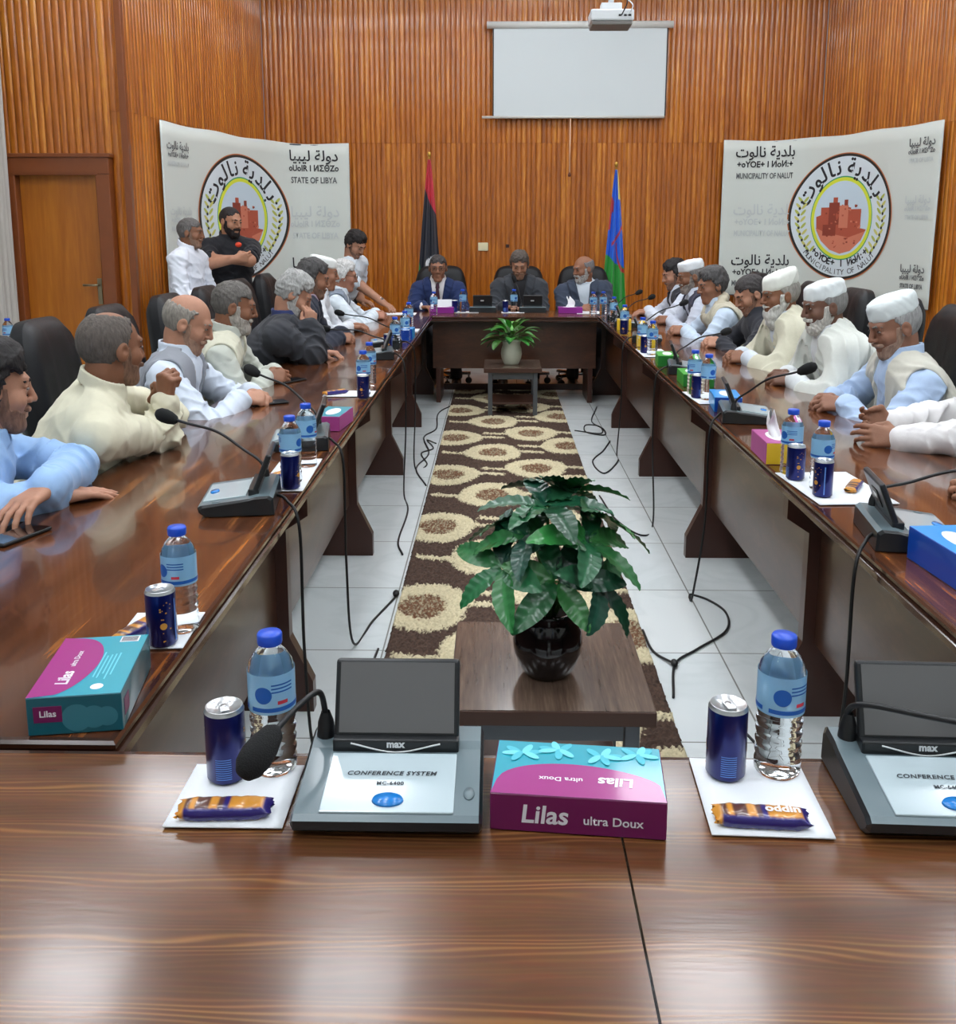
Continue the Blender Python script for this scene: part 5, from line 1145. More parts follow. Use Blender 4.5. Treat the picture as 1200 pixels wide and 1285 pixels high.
    P3 = lambda x, y, z: H + (hf[0] * x + hf[1] * y + hf[2] * z) * hs
    # --- eyes, brows
    for sx in (-1, 1):
        me = MB().ellipsoid((0, 0, 0), (.0125, .007, .0048), EYEM, n=16).mesh('eye'); me.transform(Matrix.Rotation(.25, 4, 'X') if hpitch > 12 else Matrix())
        o = link('eye', me, body); m = Matrix((hf[0], hf[1], hf[2])).transposed().to_4x4() @ Matrix.Scale(hs, 4); m.translation = P3(sx * .033, .0822, .0105) - base; o.matrix_local = m
        g = Field(P3(sx * .03, .08, .03) - .05, P3(sx * .03, .08, .03) + .05, .004); g.rc(P3(sx * .012, .0915, .030), P3(sx * .03, .0870, .034), .0045 * hs, .0045 * hs, .004); g.rc(P3(sx * .03, .0870, .034), P3(sx * .050, .0705, .029), .0045 * hs, .0035 * hs, .004); part('eyebrow', g, hairm(tuple(hair_c if sum(hair_c) < 420 else (120, 116, 110))))
    # --- hair
    if hair:
        g = Field(hl, hh, hr)
        def hfun(x, y, z):
            t = {'short': .009, 'full': .016, 'thick': .024, 'balding': .008, 'ring': .008, 'crop': .006}[hair]
            d = skull(x, y, z) - t - (.010 * np.clip((z - .06) / .05, 0, 1) if hair in ('full', 'thick') else 0); fr = {'balding': .045, 'ring': -.02, 'crop': .062}.get(hair, .072)
            topm = np.maximum(.052 - z + .25 * np.maximum(0, np.abs(x) - .045), y - fr + (.5 * np.maximum(0, np.abs(x) - .03) if hair != 'thick' else 0))
            side = np.maximum(np.maximum(y - .012 - .35 * np.maximum(z, 0), -.068 - z - .0 * y), np.maximum(-(z + .012) - 0.55 * (-(y) - .012), -9) * 0 - 9)
            side = np.maximum(y - .010 - .30 * np.maximum(z, 0), np.where(y > -.03, -.035 - z, -.075 - z))
            if hair == 'ring': reg = np.maximum(side, z - .066)
            elif hair == 'balding': reg = np.minimum(side, topm + .0); reg = np.maximum(reg, -(np.sqrt(x ** 2 + (y + .0) ** 2 * .5 + (z - .125) ** 2) - .045))
            else: reg = np.minimum(side, topm)
            reg = reg + .0045 * np.sin(x * 190 + 40 * z) * np.sin(z * 230 + y * 90) + .003 * np.sin(y * 310 + x * 120)
            return smx(d, reg, .010)
        g.put(hd(hfun), H - .16, H + .17, .004)
        if hair in ('full', 'thick', 'short'): g.wrinkle(.0035 if hair != 'short' else .002, 3.2, sum(head), .02); g.wrinkle(.0016, 8, sum(head), .02)
        part('hair', g, hairm(tuple(hair_c)))
    # --- beard
    if beard:
        g = Field(hl - vv(0, 0, .12), hh, hr)
        def bf(x, y, z):
            t = {'stubble': .0018, 'short': .007, 'long': .010}[beard]; d = skull(x, y, z, 1.0, full) - t; ax = np.abs(x)
            jaw = np.maximum(z + .058 - .5 * np.maximum(0, ax - .030) , -.02 - y); burn = np.maximum(np.maximum(y - .040 + .2 * (z + .05), -.002 - y), z - .012); mus = np.maximum(np.maximum(np.abs(z + .0465) - .0075, ax - .036), .06 - y)
            gap = np.maximum(np.maximum(np.abs(z + .064) - .008, ax - .021), .06 - y)
            d2 = smx(d, np.minimum(np.minimum(jaw, burn), mus), .005); d2 = np.maximum(d2, -gap)
            m = np.maximum(np.sqrt((z + .047) ** 2 + (y - .094 + 5 * x * x) ** 2) - .008, ax - .036); d2 = np.minimum(d2, m)
            if beard == 'long': d2 = smn(d2, ell(x, y, z, (0, .062, -.128), (.046, .036, .062)), .03)
            return d2
        g.put(hd(bf), H - .16 - vv(0, 0, .1), H + .12, .004)
        if beard == 'long': g.wrinkle(.004, 3, 1.0, .02)
        elif beard == 'short': g.wrinkle(.002, 5, 1.0, .02)
        part('beard', g, hairm(tuple(beard_c)) if beard != 'stubble' else hairm(tuple(int(a * .55 + b * .45) for a, b in zip(skin_c, beard_c))))
    # --- cap
    if cap:
        g = Field(hl, hh + vv(0, 0, .05), hr); rad = cap.get('r', .975); z0, z1 = cap.get('z', (.048, .118)); ti = cap.get('tilt', -.12)
        def cf(x, y, z):
            zz = z - ti * (y + .01); tp = 1 - .55 * np.maximum(0, zz - z0) * cap.get('taper', .8); d = (np.sqrt((x / (.0845 * rad * tp)) ** 2 + ((y + .012) / (.104 * rad * tp)) ** 2) - 1) * .088; dz = np.maximum(zz - z1 - .010 * (1 - np.clip((x / .085) ** 2 + ((y + .012) / .1) ** 2, 0, 1)), z0 - zz)
            return smx(d, dz, .022)
        g.put(hd(cf), H - .12, H + .2, .003); g.wrinkle(.0022, 2.5, 2.0, .02); c_ = part('cap', g, cloth(cap.get('c', (226, 228, 224))))
    if glasses:
        b = MB(); gm = mat('dark glasses frame', (26, 24, 24), rough=.3)
        for sx in (-1, 1):
            b.tube([tuple(P3(sx * .033 + .022 * math.cos(a), .106, .010 + .016 * math.sin(a)) - base) for a in np.linspace(0, 2 * PI, 20)], .0016, gm, n=6); b.tube([tuple(P3(sx * .055, .104, .014) - base), tuple(P3(sx * .079, .06, .016) - base), tuple(P3(sx * .082, -.005, .014) - base)], .0016, gm, n=6)
        b.tube([tuple(P3(-.011, .107, .013) - base), tuple(P3(.011, .107, .013) - base)], .0016, gm, n=6); b.build('glasses', body)
    # --- shirt
    tl = lo.copy(); th = hi.copy()
    def coords(X, Y, Z): a, b, c = X - NB[0], Y - NB[1], Z - NB[2]; return (a * Lf[0] + b * Lf[1] + c * Lf[2], a * U[0] + b * U[1] + c * U[2], a * Fp[0] + b * Fp[1] + c * Fp[2])
    axn = nrm(hb - NB)
    def add_collar(F, r=.0735, h=.046):
        def cf(X, Y, Z):
            a, b, c = X - NB[0], Y - NB[1], Z - NB[2]; t = a * axn[0] + b * axn[1] + c * axn[2]; px, py, pz = a - t * axn[0], b - t * axn[1], c - t * axn[2]; rr = np.sqrt(px * px + py * py + pz * pz); l = a * Lf[0] + b * Lf[1] + c * Lf[2]; f = px * Fp[0] + py * Fp[1] + pz * Fp[2]
            tt = t + .30 * f; d = np.maximum(np.abs(rr - (r - .14 * (tt - .03))) - .0060, np.abs(tt - .062) - h * .5); gap = np.maximum(np.abs(l) - (.004 + .40 * np.maximum(0, tt - .03)), -f)
            return np.maximum(d, -gap)
        F.put(cf, NB - .12, NB + .14, .008)
    if top:
        F = Field(tl, th, res); torso(F, .010)
        for s in 'LR':
            if sleeves == 'short': a, e, w, sp = A[s]; F.rc(a, a + (e - a) * .72, .070 * bw, .066, .02)
            else: arm(F, s, .011, .97, .02, .004)
        folds(F, fold * 1.7 if over in (None, 'vest', 'vest_open') else fold * .3); F.wrinkle(fold * (.36 if over in (None, 'vest', 'vest_open') else .1), 2.0, sum(head))
        if sleeves == 'long':
            for s in 'LR': a, e, w, sp = A[s]; F.rc(e + (w - e) * .80, e + (w - e) * .97, .047, .0455, .006)
        F.rc(NB + axn * .01, NB + axn * .12, .062, .064, .004, 's')
        if collar: add_collar(F)
        sh = part('shirt', F, cloth(top)); del F
        if collar:
            b = MB(); bm_ = mat('shirt button', (200, 198, 190), rough=.3)
    # --- waistcoat / jacket / shawl
    def opening(F, b0, w0, slope):
        def of(X, Y, Z): l, u, f = coords(X, Y, Z); return np.maximum(np.maximum(np.abs(l) - (w0 + slope * np.maximum(0, u - b0)), -(f - .0)), -(u - b0 - .0) - (0 if w0 <= .001 else 9))
        F.put(of, np.minimum(Pv, NB) - .3, np.maximum(Pv, NB) + .2, .004, 's')
    if over in ('vest', 'vest_open', 'jacket', 'sweater_vest'):
        F = Field(tl, th, res); torso(F, .024 if over != 'jacket' else .022)
        if over == 'jacket':
            for s in 'LR': arm(F, s, .021, .93, .025, .009); F.rc(S[s] + U * .005, S[s] + (A[s][1] - S[s]) * .12, .078, .074, .03)
            folds(F, fold * 1.9); F.wrinkle(fold * .4, 1.9, sum(head))
            def lap(X, Y, Z):
                l, u, f = coords(X, Y, Z); e = np.abs(l) - (.010 + .17 * np.maximum(0, u + .33)); return np.maximum(np.maximum(-e, e - .042 - .1 * np.maximum(0, u + .2)), np.maximum(-f, -.32 - u))
            X = F.ax[0][:, None, None]; Y = F.ax[1][None, :, None]; Z = F.ax[2][None, None, :]; F.f -= .012 * np.clip(1 - lap(X, Y, Z) / .004, 0, 1)
            opening(F, -.33, .0, .17)
        else:
            F.wrinkle(fold * .7, 1.7, sum(head))
            for s in 'LR':
                o = Lf * (1 if s == 'L' else -1); c0 = S[s] + o * .03; F.rc(c0 - U * .10 + o * .03, c0 + U * .02 + o * .01, .075, .066, .012, 's')
            if over == 'vest_open': opening(F, -.6, .022, .075)
            else: opening(F, -.30, .0, .3)
        F.rc(NB + axn * .0, NB + axn * .14, .074, .09, .01, 's')
        nm = {'jacket': 'jacket'}.get(over, 'waistcoat'); ov = part(nm, F, cloth(over_c, 'wool')); del F
        if nm == 'jacket':
            b = MB(); 
            for q in (-.36, -.43): c = NB + U * q + Fp * (.165 * bw * .66 + .026 + belly * .6); b.ellipsoid(tuple(c - base), (.008, .008, .008), BLACK, n=10)
            b.build('button', ov)
    if tie:
        b = MB(); bm = bmesh.new(); R_ = []
        for q, w_, f_ in ((.05, .015, .085), (.015, .02, .112), (.008, .013, .116), (-.08, .024, .136), (-.2, .034, .146), (-.30, .036, .140)):
            c = NB + U * q + Fp * (f_ + .030); R_.append([bm.verts.new(tuple(c + Lf * sx * w_ + Fp * dz - base)) for sx, dz in ((-1, 0), (0, .008), (1, 0), (0, -.01))])
        for a, c in zip(R_, R_[1:]):
            for k in range(4): bm.faces.new([a[k], a[(k + 1) % 4], c[(k + 1) % 4], c[k]])
        b._merge(bm, Matrix(), cloth(tie), True); b.build('necktie', body)
    if over == 'shawl':
        F = Field(tl - vv(.03, .03, 0), th + .03, res); torso(F, .030, .06)
        for s in 'LR': a, e, w, sp = A[s]; F.rc(a, a + (e - a) * 1.0, .085, .085, .05); F.rc(e, e + (w - e) * .55, .078, .07, .05)
        F.rc(NB + U * .03 + Lf * .06, S['L'], .05, .07, .05); F.rc(NB + U * .03 - Lf * .06, S['R'], .05, .07, .05); F.rc(NB + U * .035 - Fp * .05 + Lf * .05, NB + U * .035 - Fp * .05 - Lf * .05, .05, .05, .04)
        m_ = np.abs(F.f) < .05; i, j, k_ = np.nonzero(m_); x, y_, z = F.ax[0][i] - NB[0], F.ax[1][j] - NB[1], F.ax[2][k_] - NB[2]; l = x * Lf[0] + y_ * Lf[1] + z * Lf[2]; u = x * U[0] + y_ * U[1] + z * U[2]; f = x * Fp[0] + y_ * Fp[1] + z * Fp[2]
        ph = 62 * (u * .62 + f * .55) + 30 * np.abs(l) + 2.2 * np.sin(l * 13 + f * 7) + 1.6 * np.sin(u * 15 + l * 8); F.f[i, j, k_] -= .013 * ((1 - np.abs(np.sin(ph * .5))) ** 1.5 - .3) + .007 * ((1 - np.abs(np.sin(ph * 1.3 + 2 * np.sin(f * 14)))) ** 1.5 - .3)
        F.rc(NB + axn * .02 + Fp * .03, NB + axn * .16 + Fp * .06, .066, .10, .02, 's'); opening(F, -.22, .0, .26)
        part('shawl', F, cloth(over_c, 'wool')); del F
    if scarf:
        F = Field(tl, th, res); ring = [NB + U * .0 + Lf * (.098 * math.cos(a)) + Fp * (.085 * math.sin(a) + .005) + U * (.012 - .035 * math.sin(a)) for a in np.linspace(0, 2 * PI, 15)]
        for a, b in zip(ring, ring[1:]): F.rc(a, b, .030, .030, .03)
        for sx in (-1, 1): F.flat(NB + Lf * sx * .06 + Fp * .10 - U * .03, NB + Lf * sx * .05 + Fp * .145 - U * .32, .042, .05, Fp, .4, .03)
        F.wrinkle(.006, 1.6, 3.0); part('scarf', F, cloth(scarf, 'wool')); del F
    if watch:
        a, e, w, sp = A[watch]; d = nrm(w - e); c = w - d * .012 - base; q = Vector(d).to_track_quat('Z', 'Y').to_matrix(); nn = -nrm(sp['n'])
        b = MB().lathe([(.0315, -.009), (.0335, -.009), (.0335, .009), (.0315, .009)], STEEL, c=tuple(c), rot=q, n=24); c2 = c + nn * .033; b.lathe([(0, .004), (.015, .004), (.017, 0), (0, -.002)], CHROME, c=tuple(c2), rot=Vector(nn).to_track_quat('Z', 'Y').to_matrix(), n=20); b.build('wristwatch', body)
    # --- legs, trousers, shoes
    tr = cloth(trousers, 'wool'); g = None
    if legs == 'sit': K = {s: Pv + fw * .40 + Lf * (.12 if s == 'L' else -.12) + vv(0, 0, .0) for s in 'LR'}; AN = {s: vv(K[s][0], K[s][1], .10) + fw * .03 for s in 'LR'}
    else: K = {s: Pv * vv(1, 1, 0) + vv(0, 0, Pv[2] * .53) + Lf * (.11 if s == 'L' else -.11) + fw * .02 for s in 'LR'}; AN = {s: vv(*(vv(*base) + Lf * (.12 if s == 'L' else -.12))[:2], .09) for s in 'LR'}
    if knee: K = {s: vv(*knee[s][0]) for s in 'LR'}; AN = {s: vv(*knee[s][1]) for s in 'LR'}
    pl = np.array([Pv, *K.values(), *AN.values()]); F = Field(pl.min(0) - .2, pl.max(0) + .2, .013); F.rc(Pv + Lf * .07, Pv - Lf * .07, .115, .115, .06); F.flat(Pv, Pv + U * .12, .165 * bw, .155 * bw, Fp, .76, .05)
    for s in 'LR': hp = Pv + Lf * (.09 if s == 'L' else -.09); F.rc(hp, K[s], .095, .068, .05); F.rc(K[s], AN[s], .066, .056, .03)
    F.wrinkle(.006, .8, 1.0, .04); part('trousers', F, tr); del F
    sm_ = mat('black shoe leather', (24, 22, 22), rough=.35)
    for s in 'LR':
        a = AN[s]; F = Field(a - vv(.32, .32, .13), a + vv(.32, .32, .12), .009); q = vv(a[0], a[1], .045); F.rc(q - fw * .05, q + fw * .03, .036, .04, .02); F.rc(q + fw * .03 - vv(0, 0, .006), q + fw * .17 - vv(0, 0, .01), .04, .034, .03); F.rc(vv(a[0], a[1], .11), q, .042, .04, .02)
        F.put(lambda X, Y, Z: (.004 - Z) + 0 * X + 0 * Y, q - .3, q + .3, .001, 'i'); part('shoe', F, sm_)
    return body

# ---------------------------------------------------------------- the people
TT = TZ + .033                      # wrist height of a forearm lying on the table
def fl(w, d, n=(0, 0, -1), **k): return dict(w=w, d=d, n=n, **k)
TAN = (150, 104, 80); BRN = (134, 90, 66); PALE = (176, 128, 104)
# left side, nearest first (they face the aisle, +x)
person('black-haired person in light blue shirt with folded arms at the left photo edge', (-1.56, 2.42, .55), 20, (-1.355, 2.5, 1.062), 38, 8,
       L=fl((-1.175, 2.40, TT + .035), (-.25, -1, -.2), n=(0, -.2, -1), e=(-1.22, 2.68, .81), curl=.32), R=fl((-1.19, 2.46, TT - .008), (.75, .8, -.08), e=(-1.36, 2.22, .80), curl=.12, thumb=.2),
       skin_c=PALE, hair='thick', hair_c=(26, 22, 22), beard='stubble', beard_c=(66, 48, 40), top=(150, 184, 226), res=.0048, fold=.0075)
person('person with thinning hair in a cream shirt raising a fist, elbow on left table', (-1.50, 2.98, .55), 22, (-1.226, 3.0, 1.108), 52, 6,
       L=fl((-1.165, 3.26, .865), (.1, -.2, 1), n=(.5, -.8, .1), e=(-1.20, 3.40, .81), curl=1.3, thumb=.8), R=fl((-1.105, 3.12, .91), (.06, .03, 1), n=(.5, .85, 0), e=(-1.13, 3.13, .806), curl=1.42, thumb=1.2),
       skin_c=BRN, hair='balding', hair_c=(88, 80, 74), beard='stubble', beard_c=(112, 98, 88), top=(214, 210, 186), res=.0048, bw=1.08, belly=.03, fold=.008)
person('bald person in a grey waistcoat over a pale shirt beside the cream shirt', (-1.53, 3.92, .55), 5, (-1.287, 3.95, 1.095), 8, 24,
       L=fl((-1.06, 4.05, TT), (.8, -.6, 0), n=(-.2, -.5, -.8), curl=.55), R=fl((-1.07, 3.90, TT), (.9, .5, 0), n=(0, .6, -.8), curl=.55),
       skin_c=PALE, hair='ring', hair_c=(136, 130, 122), beard='stubble', beard_c=(140, 122, 108), top=(204, 214, 228), over='vest', over_c=(140, 144, 152), res=.0055, belly=.03, bw=1.05)
person('grey-haired person with short beard in a cream jacket, hands clasped on the left table', (-1.52, 4.55, .55), 10, (-1.255, 4.55, 1.115), 15, 14,
       L=fl((-1.10, 4.66, TT), (.7, -.7, 0), n=(-.3, -.7, -.6), curl=.75), R=fl((-1.11, 4.50, TT), (.9, .45, 0), n=(0, .8, -.6), curl=.75), watch='L',
       skin_c=BRN, hair='short', hair_c=(92, 88, 84), beard='short', beard_c=(170, 164, 156), top=(186, 190, 180), over='vest_open', over_c=(206, 204, 184), res=.006, bw=1.02)
person('silver-haired bearded person in a black jacket resting chin on a hand, left side', (-1.47, 5.35, .55), 5, (-1.137, 5.35, 1.118), 12, 34,
       L=fl((-1.0, 5.42, TT), (.95, -.2, -.05), n=(0, 0, -1), curl=.7), R=fl((-1.035, 5.29, .935), (0, .15, 1), n=(-.7, .7, 0), e=(-1.02, 5.22, .80), curl=1.0),
       skin_c=PALE, hair='full', hair_c=(158, 158, 156), beard='short', beard_c=(186, 184, 180), top=(44, 54, 100), over='jacket', over_c=(46, 48, 54), res=.0065, bw=1.08)
person('dark grey-haired person in a charcoal suit behind the black jacket, left side', (-1.49, 6.12, .55), 5, (-1.18, 6.15, 1.160), 12, 14,
       L=fl((-1.02, 6.24, TT), (.8, -.55, 0), n=(-.3, -.6, -.7), curl=.7), R=fl((-1.03, 6.08, TT), (.9, .45, 0), n=(0, .7, -.7), curl=.7),
       skin_c=TAN, hair='full', hair_c=(70, 68, 68), beard='stubble', beard_c=(92, 80, 72), top=(170, 150, 166), over='jacket', over_c=(40, 44, 58), res=.007)
person('person in a white cap mostly hidden behind the charcoal suit on the left side', (-1.52, 6.88, .55), 5, (-1.25, 6.92, 1.158), 10, 8, L=fl((-1.06, 6.98, TT), (.9, -.4, 0), curl=.5), R=fl((-1.06, 6.80, TT), (.9, .4, 0), curl=.5),
       skin_c=TAN, hair='ring', hair_c=(170, 168, 166), cap=dict(c=(226, 228, 226)), top=(214, 218, 224), res=.007)
person('white-haired person with glasses in a grey waistcoat at the far end of the left side', (-1.50, 7.72, .55), 5, (-1.235, 7.75, 1.10), 10, 12, L=fl((-1.0, 7.86, TT + .005), (.8, -.5, 0), n=(-.3, -.6, -.7), curl=.8), R=fl((-1.0, 7.70, TT), (.9, .4, 0), n=(0, .7, -.7), curl=.8),
       skin_c=(166, 116, 94), hair='full', hair_c=(206, 204, 198), glasses=True, top=(212, 222, 230), over='vest', over_c=(120, 130, 144), res=.007)
# standing on the left
person('grey-haired person in a white shirt standing at the left banner edge', (-2.40, 7.36, .80), -12, (-2.335, 7.35, 1.445), 0, 6, L=fl((-2.08, 7.42, 1.0), (.9, 0, -.4), curl=.4), R=fl((-2.10, 7.20, .99), (.9, .1, -.4), curl=.4), legs='stand',
       skin_c=BRN, hair='short', hair_c=(96, 92, 90), beard='stubble', beard_c=(140, 126, 116), top=(222, 226, 236), res=.0068, hs=.93, bw=.92)
sb = person('bearded person in a black polo shirt standing with folded arms by the left banner', (-2.19, 7.84, .82), -62, (-2.15, 7.80, 1.532), -32, 12, L=fl((-2.22, 7.60, 1.245), (-.9, .1, .1), n=(.1, .9, -.2), e=(-1.97, 7.66, 1.225), curl=.5), R=fl((-2.06, 7.565, 1.24), (.85, .45, .15), n=(-.3, .9, .1), e=(-2.28, 7.58, 1.20), curl=.6), legs='stand', sleeves='short',
       skin_c=(170, 122, 96), hair='crop', hair_c=(34, 28, 28), beard='short', beard_c=(34, 28, 28), top=(24, 25, 31), res=.0065, bw=1.0, hs=.97)
person('dark-haired person in a white T-shirt leaning over the far left corner of the tables', (-1.42, 8.66, .82), -22, (-1.25, 8.5, 1.338), -30, 34, L=fl((-1.22, 8.62, .84), (.8, -.4, -.2), curl=.4), R=fl((-1.0, 8.345, .845), (.8, -.3, -.45), e=(-1.20, 8.42, .985), n=(.2, 0, -1), curl=.5), legs='stand', sleeves='short', collar=False, watch='R',
       skin_c=(170, 124, 100), hair='full', hair_c=(30, 26, 26), beard='stubble', beard_c=(60, 48, 42), top=(214, 224, 232), res=.007, hs=.97, bw=.95)
MB().ellipsoid((-2.06 - sb.location.x, 7.672 - sb.location.y, 1.352), (.026, .012, .02), mat('orange red shirt logo', (214, 70, 40), rough=.6), n=16, rot=Euler((0, 0, math.radians(25))).to_matrix()).build('chest_logo', sb)
# head table (they face the camera, -y)
person('person with glasses in a navy blue suit and dark tie at the head table', (-.55, 9.06, .55), -90, (-.547, 8.93, 1.115), -88, 8, L=fl(pole=(.30, .8, -.15), w=(-.42, 8.60, TT), d=(-.8, -.5, 0), curl=.5), R=fl(pole=(-.30, .8, -.15), w=(-.68, 8.60, TT), d=(.8, -.5, 0), curl=.5),
       skin_c=TAN, hair='short', hair_c=(64, 60, 60), glasses=True, top=(216, 212, 212), over='jacket', over_c=(26, 44, 88), tie=(62, 28, 44), res=.0056, knee=dict(L=((-.40, 8.72, .53), (-.38, 8.98, .10)), R=((-.66, 8.72, .53), (-.62, 8.98, .10))))
person('person in a dark grey jacket and black shirt in the middle of the head table', (.21, 9.06, .55), -90, (.208, 8.93, 1.143), -92, 22, L=fl(pole=(.30, .8, -.15), w=(.32, 8.62, TT), d=(-.8, -.5, 0), curl=.5), R=fl(pole=(-.30, .8, -.15), w=(.08, 8.62, TT), d=(.8, -.5, 0), curl=.5),
       skin_c=(164, 118, 92), hair='full', hair_c=(86, 78, 72), beard='stubble', beard_c=(110, 88, 74), top=(28, 28, 32), over='jacket', over_c=(54, 58, 64), res=.0056, bw=1.02, knee=dict(L=((.34, 8.72, .53), (.36, 9.0, .10)), R=((.08, 8.72, .53), (.06, 9.0, .10))))
person('grey-bearded person in a slate jacket at the right of the head table', (.84, 9.06, .55), -92, (.80, 8.93, 1.108), -152, 12, L=fl(pole=(.30, .8, -.15), w=(.90, 8.60, TT), d=(-.75, -.5, 0), n=(-.5, .3, -.7), curl=.75), R=fl(pole=(-.30, .8, -.15), w=(.73, 8.60, TT), d=(.75, -.5, 0), n=(.5, .3, -.7), curl=.75),
       skin_c=TAN, hair='ring', hair_c=(120, 118, 120), beard='short', beard_c=(172, 170, 166), top=(206, 216, 226), over='jacket', over_c=(56, 66, 84), res=.0056, bw=1.05, knee=dict(L=((.98, 8.72, .53), (.90, 8.98, .10)), R=((.72, 8.72, .53), (.72, 8.98, .10))))
# right side, farthest first (they face the aisle, -x)
person('dark-haired person in black waistcoat at the far end of the right side', (1.80, 8.12, .55), 180, (1.492, 8.12, 1.095), 186, 18, L=fl((1.28, 8.06, TT + .005), (-.9, .1, -.1), curl=.4), R=fl((1.30, 8.22, TT), (-.9, -.3, 0), curl=.4),
       skin_c=PALE, hair='full', hair_c=(34, 30, 32), beard='stubble', beard_c=(60, 48, 44), top=(208, 214, 226), over='vest_open', over_c=(36, 38, 46), res=.007)
person('person in a white cap and navy waistcoat on the right side', (1.80, 7.42, .55), 180, (1.49, 7.42, 1.115), 184, 12, L=fl((1.34, 7.36, TT), (-.8, .5, 0), n=(.2, .6, -.7), curl=.7), R=fl((1.34, 7.50, TT), (-.9, -.3, 0), n=(0, -.7, -.7), curl=.7),
       skin_c=BRN, hair='ring', hair_c=(120, 116, 114), beard='short', beard_c=(140, 130, 122), cap=dict(c=(228, 232, 236), z=(.045, .12), tilt=-.02), top=(200, 206, 220), over='vest', over_c=(52, 54, 72), res=.007)
person('grey-haired person with a beige scarf over a white shirt on the right side', (1.80, 6.66, .55), 180, (1.485, 6.66, 1.092), 192, 14, L=fl((1.31, 6.60, TT), (-.8, .5, 0), n=(.2, .6, -.7), curl=.75), R=fl((1.31, 6.74, TT), (-.9, -.3, 0), n=(0, -.7, -.7), curl=.75),
       skin_c=TAN, hair='full', hair_c=(78, 76, 76), top=(196, 212, 230), over='vest', over_c=(196, 190, 170), scarf=(190, 182, 160), res=.0068)
person('dark-haired person in a black shirt bowing over clasped hands on the right side', (1.86, 5.98, .55), 180, (1.57, 5.97, 1.080), 190, 28, L=fl((1.40, 5.90, TT), (-.8, .45, 0), n=(.2, .6, -.7), curl=.75), R=fl((1.40, 6.05, TT), (-.9, -.3, 0), n=(0, -.7, -.7), curl=.75), watch='L',
       skin_c=PALE, hair='short', hair_c=(58, 54, 54), beard='stubble', beard_c=(92, 74, 66), top=(40, 42, 50), res=.0062)
person('white-bearded person in a tall white cap and cream wrap on the right side', (1.86, 5.28, .55), 180, (1.556, 5.3, 1.120), 188, 10, L=fl((1.38, 5.22, TT), (-.8, .45, 0), n=(.2, .6, -.7), curl=.7), R=fl((1.38, 5.37, TT), (-.9, -.3, 0), n=(0, -.7, -.7), curl=.7),
       skin_c=BRN, hair='ring', hair_c=(150, 146, 140), beard='long', beard_c=(214, 208, 196), cap=dict(c=(228, 230, 222), z=(.045, .125), tilt=-.2), top=(204, 212, 222), over='shawl', over_c=(200, 197, 176), res=.006, bw=1.05)
person('grey-bearded person in a round white cap wrapped in a white robe on the right side', (1.86, 4.55, .55), 180, (1.545, 4.55, 1.120), 186, 12, L=fl((1.40, 4.47, TT), (-.85, .4, 0), n=(.2, .6, -.7), curl=.7), R=fl((1.42, 4.64, TT), (-.9, -.3, 0), n=(0, -.7, -.7), curl=.7),
       skin_c=(112, 78, 62), hair='ring', hair_c=(132, 130, 128), beard='short', beard_c=(196, 192, 184), cap=dict(c=(222, 228, 228), z=(.04, .112), tilt=-.1, taper=1.6), top=(208, 212, 214), over='shawl', over_c=(204, 207, 200), res=.0055, bw=1.1)
person('person in a white cap, blue shirt and pale checked waistcoat, hands clasped, right side', (1.84, 3.86, .55), 178, (1.592, 3.85, 1.098), 186, 20, L=fl((1.405, 3.80, TT + .004), (-.85, .45, .02), n=(.25, .6, -.7), curl=.7, thumb=.8), R=fl((1.41, 3.97, TT), (-.9, -.35, 0), n=(.0, -.7, -.7), curl=.7), watch='L',
       skin_c=(140, 98, 78), hair='ring', hair_c=(150, 150, 150), beard='stubble', beard_c=(170, 158, 146), cap=dict(c=(214, 222, 222), z=(.045, .118), tilt=-.05, taper=1.2), top=(172, 194, 224), over='vest_open', over_c=(198, 196, 184), res=.0048, bw=1.08, belly=.04)
person('person in white sleeves, only the forearms and hands in view at the right edge', (1.98, 3.12, .55), 180, (1.80, 3.15, 1.13), 182, 10, L=fl((1.37, 3.19, TT), (-.9, .35, .05), n=(.3, .8, -.4), curl=.45, thumb=.2), R=fl((1.40, 3.36, TT + .02), (-.9, -.3, .12), n=(.3, -.8, .3), curl=.4, thumb=.1), skin_c=(140, 98, 76), hair='short', hair_c=(60, 56, 54), top=(224, 222, 222), res=.0048)
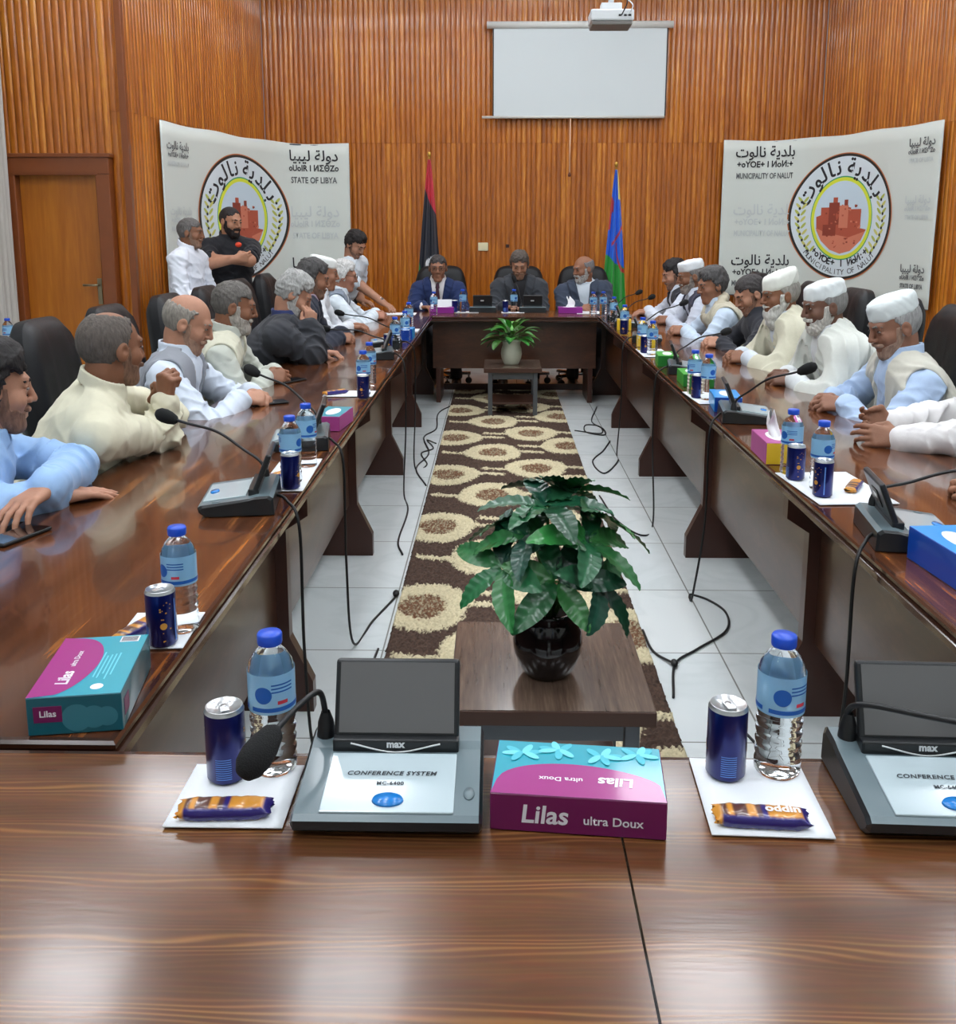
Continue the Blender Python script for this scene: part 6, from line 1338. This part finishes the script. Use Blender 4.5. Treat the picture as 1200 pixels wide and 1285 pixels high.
person('person at the right edge, only the curled fingers in view beside the near microphone', (2.0, 2.52, .55), 180, (1.86, 2.52, 1.13), 182, 6, L=fl((1.375, 2.53, TT), (-.9, .3, 0), n=(.2, .6, -.7), curl=.8), R=fl((1.40, 2.68, TT), (-.9, -.3, 0), n=(0, -.7, -.7), curl=.8), skin_c=TAN, hair='short', hair_c=(60, 56, 54), top=(216, 218, 222), res=.006)
# chairs
for x, y, d, lab in ((-1.66, 2.38, 10, 'black leather office chair under the person in light blue'), (-1.62, 3.06, 8, 'black leather office chair behind the cream shirt'), (-1.60, 3.92, 4, 'black leather office chair behind the bald man in the grey waistcoat, showing its ribbed back'), (-1.60, 4.62, 2, 'black leather office chair with rounded top left of the grey-haired man in cream'),
                     (-1.58, 5.40, 0, 'black leather office chair behind the black jacket'), (-1.58, 6.14, 0, 'black leather office chair behind the charcoal suit'), (-1.60, 7.0, 0, 'black leather office chair by the standing man in black'), (-1.60, 7.80, 0, 'black leather office chair behind the white-haired man'),
                     (-.55, 9.14, -90, 'black leather office chair of the man in the navy suit'), (.21, 9.14, -90, 'black leather office chair in the middle of the head table'), (.84, 9.14, -90, 'black leather office chair of the grey-bearded man at the head table'),
                     (1.90, 8.14, 180, 'black leather office chair at the far end of the right side'), (1.90, 7.44, 180, 'black leather office chair of the man in the navy waistcoat'), (1.90, 6.70, 180, 'black leather office chair behind the man with the beige scarf'), (1.94, 5.98, 180, 'black leather office chair behind the man in black shirt'),
                     (1.94, 5.32, 178, 'black leather office chair behind the white-bearded man'), (1.94, 4.66, 176, 'black leather office chair behind the man in the white robe'), (1.90, 3.95, 172, 'black leather office chair with broad back behind the blue shirt and waistcoat'), (2.08, 3.14, 180, 'black leather office chair of the person in white sleeves'), (2.10, 2.48, 180, 'black leather office chair nearest the photo on the right')):
    chair(x, y, d, lab)
# small side table with a bottle and can by the curtain
t = thing('side_table', 'small side table by the curtain at the far left', 'table', (-3.08, 5.95, 0))
MB().box((0, 0, .72), (.6, .5, .03), PANELW, bevel=.004).build('tabletop', t)
for sx in (-1, 1):
    for sy in (-1, 1): MB().box((sx * .26, sy * .21, .3525), (.04, .04, .705), LEGW, bevel=.003).build('leg', t)
b_ = bottle(-3.035, 5.86, 'water bottle on the side table by the curtain at the far left'); b_.location.z = .736; b_ = can(-2.955, 5.93, 'navy can on the side table by the curtain'); b_.location.z = .736
